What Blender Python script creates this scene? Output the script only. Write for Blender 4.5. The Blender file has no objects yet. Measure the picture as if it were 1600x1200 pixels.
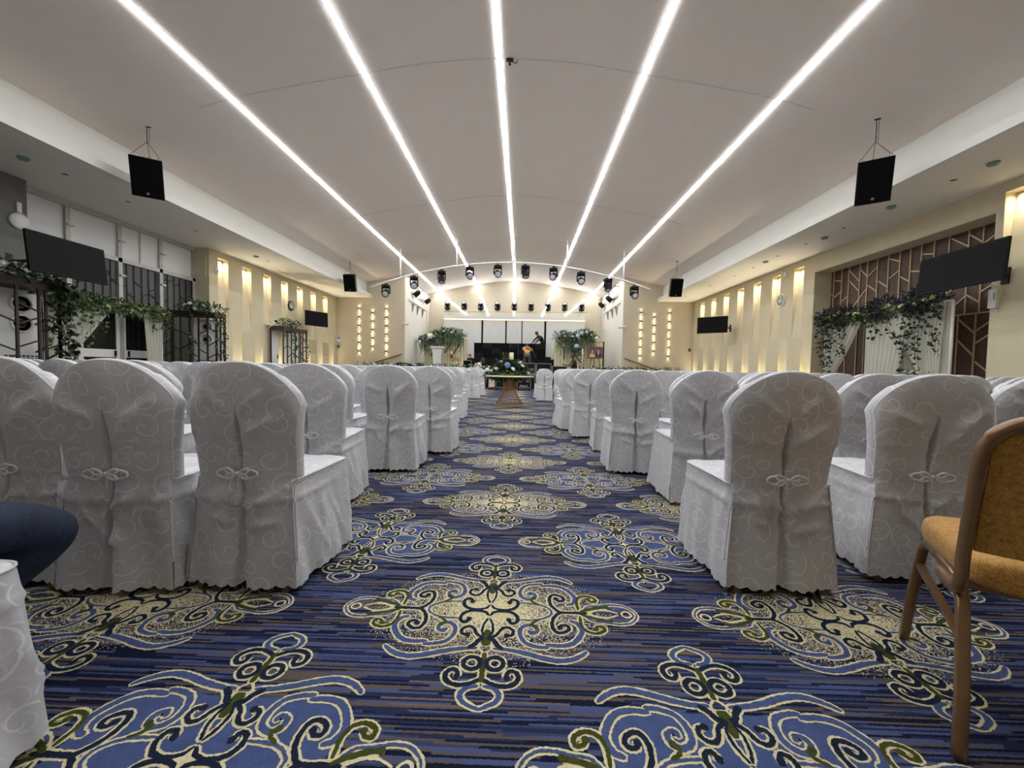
import bpy, bmesh, math, random
from mathutils import Vector, Matrix
from math import sin, cos, pi, radians, sqrt, exp, atan2
C = bpy.context.scene.collection
XC = -0.45          # hall centre line
YF, YB = 19.0, 24.0  # front wall, stage back wall

# ---------------------------------------------------------------- materials
def srgb(r, g, b):
    f = lambda c: (c/255/12.92 if c/255 <= .04045 else ((c/255+.055)/1.055)**2.4)
    return (f(r), f(g), f(b), 1)
class NT:
    """small node-tree helper"""
    def __init__(s, name):
        s.m = bpy.data.materials.new(name); s.m.use_nodes = True
        s.t = s.m.node_tree; s.n = s.t.nodes; s.l = s.t.links
        s.b = s.n['Principled BSDF']
    def add(s, typ, **k):
        nd = s.n.new(typ)
        for a, v in k.items(): setattr(nd, a, v)
        return nd
    def put(s, sock, v):
        if isinstance(v, bpy.types.NodeSocket): s.l.new(v, sock)
        else: sock.default_value = v
    def math(s, op, a, b=None, c=None):
        nd = s.add('ShaderNodeMath', operation=op)
        for i, v in enumerate((a, b, c)):
            if v is not None: s.put(nd.inputs[i], v)
        return nd.outputs[0]
    def mix(s, f, a, b):
        nd = s.add('ShaderNodeMix', data_type='RGBA')
        s.put(nd.inputs['Factor'], f); s.put(nd.inputs[6], a); s.put(nd.inputs[7], b)
        return nd.outputs[2]
    def ramp(s, f, stops, const=False):
        nd = s.add('ShaderNodeValToRGB'); s.put(nd.inputs[0], f)
        cr = nd.color_ramp; cr.interpolation = 'CONSTANT' if const else 'LINEAR'
        while len(cr.elements) < len(stops): cr.elements.new(.5)
        for e, (p, c) in zip(cr.elements, stops): e.position = p; e.color = c
        return nd.outputs[0]
    def coord(s, kind='Object'): return s.add('ShaderNodeTexCoord').outputs[kind]
    def noise(s, vec, scale, detail=2, rough=.5, out='Fac'):
        nd = s.add('ShaderNodeTexNoise'); s.put(nd.inputs['Vector'], vec)
        nd.inputs['Scale'].default_value = scale; nd.inputs['Detail'].default_value = detail
        nd.inputs['Roughness'].default_value = rough
        return nd.outputs[out]
    def map(s, vec, scale=(1, 1, 1), loc=(0, 0, 0)):
        nd = s.add('ShaderNodeMapping'); s.put(nd.inputs[0], vec)
        nd.inputs['Scale'].default_value = scale; nd.inputs['Location'].default_value = loc
        return nd.outputs[0]
    def bump(s, h, strength=.3, dist=.01):
        nd = s.add('ShaderNodeBump'); s.put(nd.inputs['Height'], h)
        nd.inputs['Strength'].default_value = strength; nd.inputs['Distance'].default_value = dist
        s.l.new(nd.outputs[0], s.b.inputs['Normal'])
    def set(s, color=None, rough=None, metal=None, ior=None, sheen=None, spec=None, coat=None):
        b = s.b
        if color is not None: s.put(b.inputs['Base Color'], color)
        if rough is not None: s.put(b.inputs['Roughness'], rough)
        if metal is not None: b.inputs['Metallic'].default_value = metal
        if ior is not None: b.inputs['IOR'].default_value = ior
        if sheen is not None: b.inputs['Sheen Weight'].default_value = sheen
        if spec is not None: b.inputs['Specular IOR Level'].default_value = spec
        if coat is not None: b.inputs['Coat Weight'].default_value = coat
        return s.m
def mottled(name, c1, c2, scale=6, rough=.6, metal=0, bump=0, bscale=None, **k):
    n = NT(name); f = n.noise(n.coord(), scale, 4)
    if bump: n.bump(n.noise(n.coord(), bscale or scale*8, 3), bump, .005)
    return n.set(n.mix(f, c1, c2), rough, metal, **k)
def emit(name, col, strength):
    n = NT(name); n.set((0, 0, 0, 1), .5)
    n.b.inputs['Emission Color'].default_value = col
    n.b.inputs['Emission Strength'].default_value = strength
    return n.m
M = {}
M['ceiling'] = mottled('ceiling_plaster', srgb(232, 221, 211), srgb(238, 228, 219), 3, .9)
M['soffit'] = mottled('soffit_plaster', srgb(230, 224, 212), srgb(236, 230, 219), 3, .85)
M['fascia'] = mottled('fascia_paint', srgb(226, 224, 216), srgb(232, 230, 222), 3, .7)
M['stone'] = mottled('cream_wall_stone', srgb(206, 193, 160), srgb(222, 211, 181), 2.2, .75, bump=.15, bscale=60)
M['backdrop'] = mottled('backdrop_white_panel', srgb(204, 204, 200), srgb(212, 212, 208), 3, .5)
M['beige'] = mottled('beige_wall_paint', srgb(198, 186, 162), srgb(205, 194, 171), 1.5, .8)
M['white_wall'] = mottled('stage_wall_paint', srgb(216, 211, 198), srgb(222, 217, 205), 1.5, .8)
M['greywall'] = mottled('grey_pillar_stone', srgb(96, 94, 90), srgb(120, 118, 112), 5, .7)
M['black'] = mottled('black_matte', srgb(9, 9, 10), srgb(15, 15, 16), 20, .65, spec=.25)
M['blackgloss'] = mottled('black_screen_glass', srgb(3, 3, 4), srgb(6, 6, 7), 5, .55, spec=.12)
M['blackmetal'] = mottled('black_powder_coat', srgb(10, 10, 11), srgb(18, 18, 19), 30, .5, .0, spec=.3)
M['grille'] = mottled('black_speaker_grille', srgb(3, 3, 4), srgb(9, 9, 10), 300, .8, spec=.1)
M['white'] = mottled('white_paint', srgb(232, 231, 226), srgb(240, 239, 235), 4, .5)
M['whiteplastic'] = mottled('white_plastic', srgb(225, 225, 220), srgb(232, 232, 228), 8, .4)
M['alu'] = mottled('window_aluminium', srgb(176, 174, 168), srgb(196, 194, 189), 12, .45, .25)
M['steel'] = mottled('brushed_steel', srgb(150, 150, 150), srgb(185, 185, 186), 60, .3, .9)
M['brownlat'] = mottled('dark_brown_lattice', srgb(36, 22, 17), srgb(56, 35, 27), 14, .5)
M['gold'] = mottled('gold_metal', srgb(176, 135, 70), srgb(206, 166, 96), 30, .28, .95)
M['bronze'] = mottled('bronze_painted_tube', srgb(122, 90, 60), srgb(146, 110, 76), 25, .3, .35, coat=.4)
M['woodleg'] = mottled('brown_wood', srgb(96, 62, 38), srgb(124, 84, 52), 30, .45)
M['brass_trim'] = mottled('pale_gold_strip', srgb(190, 172, 132), srgb(206, 190, 152), 12, .45, .15)
M['leaf'] = mottled('leaf_green', srgb(48, 74, 36), srgb(100, 126, 70), 9, .55)
M['leaf_dark'] = mottled('ivy_dark_green', srgb(20, 32, 18), srgb(46, 66, 36), 9, .5)
M['leaf_pale'] = mottled('pale_willow_green', srgb(92, 112, 66), srgb(140, 152, 98), 9, .6)
M['leaf_grey'] = mottled('grey_green_leaf', srgb(100, 122, 104), srgb(150, 168, 150), 9, .6)
M['petal'] = mottled('white_petal', srgb(236, 234, 222), srgb(246, 245, 238), 20, .6)
M['petal_cream'] = mottled('cream_petal', srgb(206, 204, 150), srgb(232, 228, 190), 20, .6)
M['petal_navy'] = mottled('navy_petal', srgb(30, 30, 56), srgb(54, 54, 88), 20, .6)
M['petal_blue'] = mottled('blue_hydrangea_petal', srgb(98, 122, 176), srgb(150, 172, 212), 30, .6)
M['petal_paleblue'] = mottled('pale_blue_petal', srgb(164, 176, 186), srgb(200, 208, 214), 30, .6)
M['bark'] = mottled('dark_bark', srgb(34, 26, 20), srgb(58, 46, 36), 30, .8)
M['wax'] = mottled('ivory_wax', srgb(240, 232, 190), srgb(248, 242, 210), 4, .4)
M['skin'] = mottled('brown_skin', srgb(92, 60, 44), srgb(112, 76, 56), 18, .5)
M['skin_light'] = mottled('tan_skin', srgb(176, 130, 102), srgb(192, 146, 116), 18, .5)
M['hair'] = mottled('black_hair', srgb(14, 12, 11), srgb(30, 26, 24), 60, .5)
M['shirt_ochre'] = mottled('ochre_cotton', srgb(196, 146, 66), srgb(216, 166, 82), 25, .8, bump=.2)
M['shirt_black'] = mottled('black_cotton', srgb(17, 17, 19), srgb(28, 28, 31), 25, .8, bump=.2)
M['shirt_white'] = mottled('grey_white_cotton', srgb(202, 200, 194), srgb(222, 220, 214), 25, .8, bump=.2)
M['trouser'] = mottled('grey_trouser_cotton', srgb(70, 66, 64), srgb(90, 86, 84), 25, .8)
M['shoe'] = mottled('dark_shoe_leather', srgb(30, 26, 24), srgb(44, 38, 34), 25, .4)
M['pink'] = mottled('dusty_pink_box', srgb(186, 120, 120), srgb(206, 150, 146), 15, .7)
M['glassdark'] = mottled('night_window_glass', srgb(66, 68, 67), srgb(80, 82, 80), 1.2, .32, spec=.35)
M['glassblack'] = mottled('night_door_glass', srgb(14, 16, 16), srgb(24, 26, 25), 2, .12, spec=.4)
M['blind'] = mottled('pale_roller_blind_glass', srgb(224, 224, 222), srgb(232, 232, 230), 3, .3, coat=.5)
M['mirror'] = mottled('door_glass', srgb(170, 176, 170), srgb(186, 192, 186), 3, .08, .6)
M['strip'] = emit('led_strip_diffuser', (.93, .96, 1, 1), 30)
M['warmstrip'] = emit('warm_led_strip', (1, .84, .55, 1), 1.6)
M['lamp'] = emit('small_lamp_lens', (1, .86, .62, 1), 4)
M['lens'] = mottled('spotlight_lens', srgb(186, 190, 206), srgb(216, 219, 230), 12, .35)
def wood_panel():
    n = NT('brown_wood_panel'); v = n.map(n.coord(), (2, 14, 1.2))
    f = n.noise(v, 3, 5, .6)
    return n.set(n.ramp(f, [(.25, srgb(62, 38, 29)), (.75, srgb(98, 64, 48))]), .5)
M['wood'] = wood_panel()
def sheer():
    n = NT('white_sheer_voile'); f = n.noise(n.coord(), 40, 2)
    n.set(n.mix(f, srgb(226, 224, 208), srgb(240, 238, 224)), .9)
    n.b.inputs['Transmission Weight'].default_value = 0
    tr = n.add('ShaderNodeBsdfTranslucent'); tr.inputs[0].default_value = srgb(235, 233, 220)
    mx = n.add('ShaderNodeMixShader'); mx.inputs[0].default_value = .3
    n.l.new(n.b.outputs[0], mx.inputs[1]); n.l.new(tr.outputs[0], mx.inputs[2])
    n.l.new(mx.outputs[0], n.n['Material Output'].inputs[0])
    return n.m
M['sheer'] = sheer()
M['cream_drape'] = mottled('cream_drape', srgb(226, 216, 180), srgb(238, 230, 198), 10, .85)
def denim():
    n = NT('dark_blue_denim'); v = n.coord()
    a = n.noise(n.map(v, (260, 260, 40)), 1, 2); b = n.noise(v, 7, 4)
    f = n.math('ADD', n.math('MULTIPLY', a, .45), n.math('MULTIPLY', b, .55))
    n.bump(a, .2, .002)
    return n.set(n.ramp(f, [(.3, srgb(20, 27, 44)), (.72, srgb(52, 66, 94))]), .8)
M['denim'] = denim()
def curls(n, uv, scale, k=2.6, w=.075):
    """mask of scattered spiral curls (1 on the line)"""
    vo = n.add('ShaderNodeTexVoronoi', voronoi_dimensions='2D', feature='F1')
    n.put(vo.inputs['Vector'], uv); vo.inputs['Scale'].default_value = scale
    vo.inputs['Randomness'].default_value = .75
    sc = n.add('ShaderNodeVectorMath', operation='SCALE'); n.put(sc.inputs[0], uv); sc.inputs[3].default_value = scale
    sc2 = n.add('ShaderNodeVectorMath', operation='SCALE'); n.put(sc2.inputs[0], vo.outputs['Position']); sc2.inputs[3].default_value = scale
    # Position is given in texture space already divided by scale
    d = n.add('ShaderNodeVectorMath', operation='SUBTRACT'); n.put(d.inputs[0], sc.outputs[0]); n.put(d.inputs[1], sc2.outputs[0])
    sp = n.add('ShaderNodeSeparateXYZ'); n.put(sp.inputs[0], d.outputs[0])
    col = n.add('ShaderNodeSeparateColor'); n.put(col.inputs[0], vo.outputs['Color'])
    sgn = n.math('SUBTRACT', n.math('MULTIPLY', n.math('GREATER_THAN', col.outputs[0], .5), 2), 1)
    ang = n.math('MULTIPLY', n.math('ARCTAN2', sp.outputs[1], sp.outputs[0]), 1/(2*pi))
    r = vo.outputs['Distance']
    t = n.math('ADD', n.math('MULTIPLY', r, k), n.math('ADD', n.math('MULTIPLY', ang, sgn), col.outputs[1]))
    f = n.math('ABSOLUTE', n.math('SUBTRACT', n.math('FRACT', t), .5))
    line = n.math('LESS_THAN', f, w*k/2)
    return n.math('MULTIPLY', line, n.math('LESS_THAN', r, .56))
def fabric():
    n = NT('white_damask_satin')
    uv = n.coord('UV')
    oi = n.add('ShaderNodeObjectInfo')
    off = n.add('ShaderNodeVectorMath', operation='ADD'); n.put(off.inputs[0], uv)
    cmb = n.add('ShaderNodeCombineXYZ'); n.put(cmb.inputs[0], n.math('MULTIPLY', oi.outputs['Random'], 7.0))
    n.put(off.inputs[1], cmb.outputs[0])
    u = off.outputs[0]
    # gentle warp so that curls are not perfect
    wn = n.noise(u, 9, 1, out='Color')
    wv = n.add('ShaderNodeVectorMath', operation='MULTIPLY_ADD')
    n.put(wv.inputs[0], wn); wv.inputs[1].default_value = (.02, .02, 0); n.put(wv.inputs[2], u)
    c1 = curls(n, wv.outputs[0], 9.2, 2.2, .056)
    wv2 = n.add('ShaderNodeVectorMath', operation='ADD'); n.put(wv2.inputs[0], wv.outputs[0]); wv2.inputs[1].default_value = (.37, .81, 0)
    c2 = curls(n, wv2.outputs[0], 13.5, 1.8, .075)
    mask = n.math('MAXIMUM', c1, n.math('MULTIPLY', c2, .45))
    soft = n.noise(n.map(uv, (1, 1, 1)), 5, 3)
    base = n.mix(soft, srgb(206, 205, 208), srgb(221, 220, 223))
    col = n.mix(n.math('MULTIPLY', mask, .75), base, srgb(248, 247, 246))
    rough = n.math('ADD', .30, n.math('MULTIPLY', mask, .4))
    weave = n.noise(n.map(uv, (900, 900, 1)), 1, 1)
    hh = n.math('ADD', n.math('MULTIPLY', mask, .6), n.math('ADD', n.math('MULTIPLY', n.noise(u, 16, 3), 1.4), n.math('MULTIPLY', weave, .1)))
    n.bump(hh, .6, .004)
    return n.set(col, rough, sheen=.15)
M['fabric'] = fabric()
M['cord'] = mottled('silver_white_cord', srgb(236, 235, 232), srgb(248, 247, 245), 60, .5)
def goldfabric():
    n = NT('gold_patterned_upholstery'); uv = n.coord('Object')
    a = n.noise(uv, 70, 2); b = n.noise(uv, 9, 2)
    vo = n.add('ShaderNodeTexVoronoi', feature='DISTANCE_TO_EDGE'); n.put(vo.inputs['Vector'], uv); vo.inputs['Scale'].default_value = 95
    ring = n.math('GREATER_THAN', n.math('FRACT', n.math('MULTIPLY', vo.outputs[0], 5)), .5)
    f = n.math('ADD', n.math('MULTIPLY', ring, .35), n.math('MULTIPLY', a, .65))
    n.bump(f, .3, .002)
    return n.set(n.ramp(f, [(.2, srgb(164, 110, 36)), (.55, srgb(206, 154, 66)), (.9, srgb(228, 186, 106))]), .75, sheen=.2)
M['goldfab'] = goldfabric()

# carpet: the striped ground (with the sprinkled cream dots of the pale medallions) and solid yarns
PX, PY, CX0, CY0 = 1.365, 1.24, -.105, 1.505
def yarn(name, c1, c2):
    n = NT(name); v = n.coord()
    a = n.noise(v, 260, 2, .7); b = n.noise(v, 30, 2)
    f = n.math('ADD', n.math('MULTIPLY', a, .7), n.math('MULTIPLY', b, .3))
    n.bump(a, .5, .004)
    return n.set(n.ramp(f, [(.3, c1), (.7, c2)]), .95, spec=.1)
M['y_cream'] = yarn('carpet_cream_yarn', srgb(198, 186, 140), srgb(236, 226, 186))
M['y_green'] = yarn('carpet_olive_yarn', srgb(46, 52, 20), srgb(82, 88, 38))
M['y_navy'] = yarn('carpet_navy_yarn', srgb(16, 24, 40), srgb(38, 48, 70))
M['y_blue'] = yarn('carpet_blue_yarn', srgb(56, 70, 112), srgb(86, 100, 144))
def carpet():
    n = NT('carpet_striped_ground'); v = n.coord()
    sp = n.add('ShaderNodeSeparateXYZ'); n.put(sp.inputs[0], v)
    x, y = sp.outputs[0], sp.outputs[1]
    y = n.math('ADD', y, n.math('MULTIPLY', n.math('SUBTRACT', n.noise(v, 120, 1), .5), .006))
    row = n.math('FLOOR', n.math('DIVIDE', y, .0068))
    wr = n.add('ShaderNodeTexWhiteNoise', noise_dimensions='1D'); n.put(wr.inputs['W'], row)
    xo = n.math('ADD', n.math('ADD', x, n.math('MULTIPLY', wr.outputs['Value'], 9.0)), n.math('MULTIPLY', n.noise(v, 40, 1), .02))
    cell = n.math('FLOOR', n.math('DIVIDE', xo, .27))
    cv = n.add('ShaderNodeCombineXYZ'); n.put(cv.inputs[0], cell); n.put(cv.inputs[1], row)
    wc = n.add('ShaderNodeTexWhiteNoise', noise_dimensions='2D'); n.put(wc.inputs['Vector'], cv.outputs[0])
    pick = n.math('ADD', n.math('MULTIPLY', wc.outputs['Value'], .74), n.math('MULTIPLY', n.noise(n.map(v, (.9, 6, 1)), 1.0, 1), .3))
    col = n.ramp(pick, [(0, srgb(24, 30, 52)), (.34, srgb(44, 52, 82)), (.50, srgb(84, 94, 134)), (.64, srgb(64, 72, 106)), (.73, srgb(104, 92, 86)), (.87, srgb(126, 106, 90))], True)
    fib = n.noise(v, 300, 2, .7)
    col = n.mix(n.math('MULTIPLY', fib, .35), col, srgb(10, 12, 24))
    # sprinkled dots round each pale medallion
    wx = n.math('WRAP', n.math('SUBTRACT', sp.outputs[0], CX0), PX/2, -PX/2)
    wy = n.math('WRAP', n.math('SUBTRACT', sp.outputs[1], CY0), PY/2, -PY/2)
    r = n.math('SQRT', n.math('ADD', n.math('POWER', n.math('DIVIDE', wx, .50), 2), n.math('POWER', n.math('DIVIDE', wy, .30), 2)))
    dens = n.ramp(r, [(0, (.97, .97, .97, 1)), (.2, (.9, .9, .9, 1)), (.42, (.5, .5, .5, 1)), (.62, (.28, .28, .28, 1)), (.85, (.12, .12, .12, 1)), (1, (0, 0, 0, 1))])
    g = n.add('ShaderNodeVectorMath', operation='FLOOR'); n.put(g.inputs[0], n.map(v, (330, 330, 0)))
    wd = n.add('ShaderNodeTexWhiteNoise', noise_dimensions='2D'); n.put(wd.inputs['Vector'], g.outputs[0])
    dot = n.math('LESS_THAN', wd.outputs['Value'], n.math('MULTIPLY', dens, .98))
    col = n.mix(dot, col, srgb(222, 210, 164))
    n.bump(fib, .5, .004)
    return n.set(col, .95, spec=.1)
M['carpet'] = carpet()

# ---------------------------------------------------------------- mesh builder
class MB:
    def __init__(s): s.v = []; s.f = []; s.mi = []; s.sm = []; s.uv = []
    def vert(s, p, uv=(0, 0)): s.v.append(tuple(p)); s.uv.append(uv); return len(s.v)-1
    def face(s, idx, mi=0, sm=False): s.f.append(tuple(idx)); s.mi.append(mi); s.sm.append(sm)
    def poly(s, pts, mi=0, uvs=None):
        i = [s.vert(p, uvs[k] if uvs else (0, 0)) for k, p in enumerate(pts)]; s.face(i, mi)
    def grid(s, rows, mi=0, sm=True, cu=False, cv=False, uvs=None):
        n, m = len(rows), len(rows[0])
        ix = [[s.vert(rows[i][j], uvs[i][j] if uvs else (0, 0)) for j in range(m)] for i in range(n)]
        for i in range(n if cv else n-1):
            for j in range(m if cu else m-1):
                a, b = ix[i][j], ix[i][(j+1) % m]; c, d = ix[(i+1) % n][(j+1) % m], ix[(i+1) % n][j]
                s.face((a, b, c, d), mi, sm)
        return ix
    def box(s, a, b, mi=0, bev=0):
        x0, y0, z0 = a; x1, y1, z1 = b
        x0, x1 = min(x0, x1), max(x0, x1); y0, y1 = min(y0, y1), max(y0, y1); z0, z1 = min(z0, z1), max(z0, z1)
        if bev <= 0:
            i = [s.vert(p) for p in ((x0, y0, z0), (x1, y0, z0), (x1, y1, z0), (x0, y1, z0), (x0, y0, z1), (x1, y0, z1), (x1, y1, z1), (x0, y1, z1))]
            for q in ((0, 3, 2, 1), (4, 5, 6, 7), (0, 1, 5, 4), (1, 2, 6, 5), (2, 3, 7, 6), (3, 0, 4, 7)): s.face([i[k] for k in q], mi)
        else:
            bm = bmesh.new(); bmesh.ops.create_cube(bm, size=1)
            bmesh.ops.scale(bm, vec=(x1-x0, y1-y0, z1-z0), verts=bm.verts)
            bmesh.ops.translate(bm, vec=((x0+x1)/2, (y0+y1)/2, (z0+z1)/2), verts=bm.verts)
            bmesh.ops.bevel(bm, geom=list(bm.edges), offset=min(bev, .45*min(x1-x0, y1-y0, z1-z0)), segments=2, affect='EDGES', profile=.6)
            s.addbm(bm, mi)
    def addbm(s, bm, mi=0, sm=False, mat=None):
        o = len(s.v); bm.verts.index_update()
        for v in bm.verts: s.v.append(tuple((mat @ v.co) if mat else v.co)); s.uv.append((0, 0))
        for f in bm.faces: s.face([o+v.index for v in f.verts], mi, sm)
        bm.free()
    def beam(s, p, q, w, d=None, mi=0, up=(0, 0, 1)):
        """square bar from p to q"""
        p, q = Vector(p), Vector(q); d = d or w; t = (q-p).normalized(); up = Vector(up)
        if abs(t.dot(up)) > .98: up = Vector((0, 1, 0)) if abs(t.y) < .9 else Vector((1, 0, 0))
        a = t.cross(up).normalized(); b = a.cross(t).normalized()
        i = []
        for c in (p, q):
            for (u, v) in ((-1, -1), (1, -1), (1, 1), (-1, 1)): i.append(s.vert(c+a*u*w/2+b*v*d/2))
        for k in range(4): s.face((i[k], i[(k+1) % 4], i[4+(k+1) % 4], i[4+k]), mi)
        s.face((i[3], i[2], i[1], i[0]), mi); s.face(i[4:8], mi)
    def tube(s, pts, r, n=8, mi=0, closed=False, caps=True, flat=None):
        pts = [Vector(p) for p in pts]; m = len(pts); rows = []; a = None
        for k in range(m):
            if closed: t = pts[(k+1) % m]-pts[k-1]
            else: t = pts[min(k+1, m-1)]-pts[max(k-1, 0)]
            t = t.normalized() if t.length > 1e-9 else Vector((0, 0, 1))
            if a is None:
                u = Vector((0, 0, 1)) if abs(t.z) < .9 else Vector((1, 0, 0)); a = t.cross(u).normalized()
            else:
                a = a-t*a.dot(t); a = a.normalized() if a.length > 1e-6 else t.orthogonal().normalized()
            b = t.cross(a); rr = r[k] if isinstance(r, (list, tuple)) else r
            rows.append([pts[k]+(a*cos(2*pi*j/n)+b*sin(2*pi*j/n)*(flat or 1))*rr for j in range(n)])
        ix = s.grid(rows, mi, True, cu=True, cv=closed)
        if caps and not closed: s.face(ix[0][::-1], mi); s.face(ix[-1], mi)
    def lathe(s, prof, n=24, mi=0, c=(0, 0, 0), axis='z', sm=True, caps=True):
        rows = []
        for r, h in prof:
            row = []
            for j in range(n):
                x, y = r*cos(2*pi*j/n), r*sin(2*pi*j/n)
                p = {'z': (x, y, h), 'y': (x, h, y), 'x': (h, x, y)}[axis]
                row.append((p[0]+c[0], p[1]+c[1], p[2]+c[2]))
            rows.append(row)
        ix = s.grid(rows, mi, sm, cu=True)
        if caps: s.face(ix[0][::-1], mi); s.face(ix[-1], mi)
    def ball(s, c, r, n=10, m=7, mi=0, sc=(1, 1, 1)):
        rows = [[(c[0]+r*sc[0]*sin(pi*i/m)*cos(2*pi*j/n), c[1]+r*sc[1]*sin(pi*i/m)*sin(2*pi*j/n), c[2]-r*sc[2]*cos(pi*i/m)) for j in range(n)] for i in range(1, m)]
        ix = s.grid(rows, mi, True, cu=True)
        b = s.vert((c[0], c[1], c[2]-r*sc[2])); t = s.vert((c[0], c[1], c[2]+r*sc[2]))
        for j in range(n):
            s.face((b, ix[0][(j+1) % n], ix[0][j]), mi, True); s.face((t, ix[-1][j], ix[-1][(j+1) % n]), mi, True)
    def leaf(s, c, d, L, W, rng, mi=0, shape=0):
        d = Vector(d).normalized(); a = d.orthogonal().normalized()
        a = (Matrix.Rotation(rng.random()*6.28, 3, d) @ a); nrm = d.cross(a)
        c = Vector(c); L *= .7+.6*rng.random(); W *= .7+.6*rng.random()
        m = c+d*L*.45-nrm*W*.15
        i = [s.vert(p) for p in (c, m+a*W*.5+nrm*W*.25, c+d*L, m-a*W*.5+nrm*W*.25, m)]
        s.face((i[0], i[1], i[4]), mi, True); s.face((i[1], i[2], i[4]), mi, True); s.face((i[2], i[3], i[4]), mi, True); s.face((i[3], i[0], i[4]), mi, True)
    def mesh(s, name, mats):
        me = bpy.data.meshes.new(name); me.from_pydata(s.v, [], s.f); 
        for m in mats: me.materials.append(m)
        me.polygons.foreach_set('material_index', s.mi); me.polygons.foreach_set('use_smooth', s.sm)
        if any(u != (0, 0) for u in s.uv):
            l = me.uv_layers.new(name='UVMap'); vi = [0]*len(me.loops); me.loops.foreach_get('vertex_index', vi)
            fl = []
            for q in vi: fl += s.uv[q]
            l.data.foreach_set('uv', fl)
        me.update(); return me
def obj(name, mb, mats, parent=None, loc=(0, 0, 0), rz=0, rot=None):
    if not isinstance(mats, (list, tuple)): mats = [mats]
    me = mb if isinstance(mb, bpy.types.Mesh) else mb.mesh(name, mats)
    o = bpy.data.objects.new(name, me); C.objects.link(o); o.parent = parent
    o.location = loc; o.rotation_euler = rot or (0, 0, rz); return o
def tag(o, label, cat, group=None):
    o['label'] = label; o['category'] = cat
    if group: o['group'] = group
    return o
def thing(name, label, cat, loc=(0, 0, 0), rz=0, group=None, rot=None):
    o = bpy.data.objects.new(name, None); C.objects.link(o); o.empty_display_size = .1
    o.location = loc; o.rotation_euler = rot or (0, 0, rz); return tag(o, label, cat, group)
def struct(name, mb, mats):
    o = obj(name, mb, mats); o['kind'] = 'structure'; return o
def copy_tree(o, parent=None):
    c = o.copy(); C.objects.link(c); c.parent = parent
    for ch in list(o.children): copy_tree(ch, c)
    return c
def spot(name, loc, to, power, ang, color=(1, .84, .6), blend=.5, rad=.02):
    l = bpy.data.lights.new(name, 'SPOT'); l.energy = power; l.spot_size = radians(ang); l.spot_blend = blend
    l.color = color; l.shadow_soft_size = rad
    o = bpy.data.objects.new(name, l); C.objects.link(o); o.location = loc
    o.rotation_euler = (Vector(to)-Vector(loc)).to_track_quat('-Z', 'Y').to_euler(); return o
def area(name, loc, to, power, sx, sy, color, spread=120):
    l = bpy.data.lights.new(name, 'AREA'); l.energy = power; l.shape = 'RECTANGLE'; l.size = sx; l.size_y = sy; l.color = color; l.spread = radians(spread)
    o = bpy.data.objects.new(name, l); C.objects.link(o); o.location = loc
    o.rotation_euler = (0 if to[2] < loc[2] else pi, 0, 0); return o
def lerp_profile(tab, x):
    for (a, b), (c, d) in zip(tab, tab[1:]):
        if x <= c: return b+(d-b)*(x-a)/(c-a)
    return tab[-1][1]
def smooth_poly(p, n):
    """Catmull-Rom through p"""
    p = [Vector(q) for q in p]; q = [p[0]*2-p[1]]+p+[p[-1]*2-p[-2]]; out = []
    for k in range(1, len(q)-2):
        for i in range(n):
            t = i/n
            out.append(.5*((2*q[k])+(q[k+1]-q[k-1])*t+(2*q[k-1]-5*q[k]+4*q[k+1]-q[k+2])*t*t+(3*q[k]-q[k-1]-3*q[k+1]+q[k+2])*t**3))
    out.append(p[-1]); return out
# ---------------------------------------------------------------- room shell
rng = random.Random(7)
NDOWN, NUP = 2.8, 6
YR = -5.0  # rear end of the hall, behind the camera
prof = smooth_poly([(0, 6.22, 0), (1.2, 6.15, 0), (2.33, 5.97, 0), (3.5, 5.775, 0), (4.65, 5.555, 0), (5.25, 5.385, 0), (6.2, 5.16, 0), (7.1, 4.98, 0)], 3)
PROF = [(p.x, p.y) for p in prof]
def zc(off): return lerp_profile(PROF, abs(off))
full = [(-a, b) for a, b in reversed(PROF[1:])]+PROF
mb = MB()
ys = [YR, 0, 6.9, 12.5, YF, YB]
mb.grid([[(XC+a, y, z) for a, z in full] for y in ys], 0, True)
o = struct('ceiling', mb, M['ceiling'])
# thin shadow-gap seams across the vault
for k, y in enumerate((6.9, 12.2, 18.98)):
    mb = MB(); pts = [(XC+a, y, z-.003) for a, z in full if abs(a) < (5.3 if k < 2 else 7)]
    mb.tube(pts, .004, 5); struct('trim_%d' % (20+k), mb, M['alu'] if k < 2 else M['ceiling'])
# side soffits: flat band, lip and set-back fascia
for s, nm in ((-1, 1), (1, 2)):
    mb = MB(); xl, xf, xw = XC+s*6.85, XC+s*7.1, XC+s*9.2
    mb.poly([(xl, YR, 4.25), (xw, YR, 4.25), (xw, YF, 4.25), (xl, YF, 4.25)], 0)
    mb.poly([(xl, YR, 4.25), (xl, YF, 4.25), (xl, YF, 4.40), (xl, YR, 4.40)], 1)
    mb.poly([(xl, YR, 4.40), (xl, YF, 4.40), (xf, YF, 4.40), (xf, YR, 4.40)], 1)
    mb.poly([(xf, YR, 4.40), (xf, YF, 4.40), (xf, YF, 5.02), (xf, YR, 5.02)], 1)
    struct('trim_%d' % nm, mb, [M['soffit'], M['fascia']])
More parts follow.
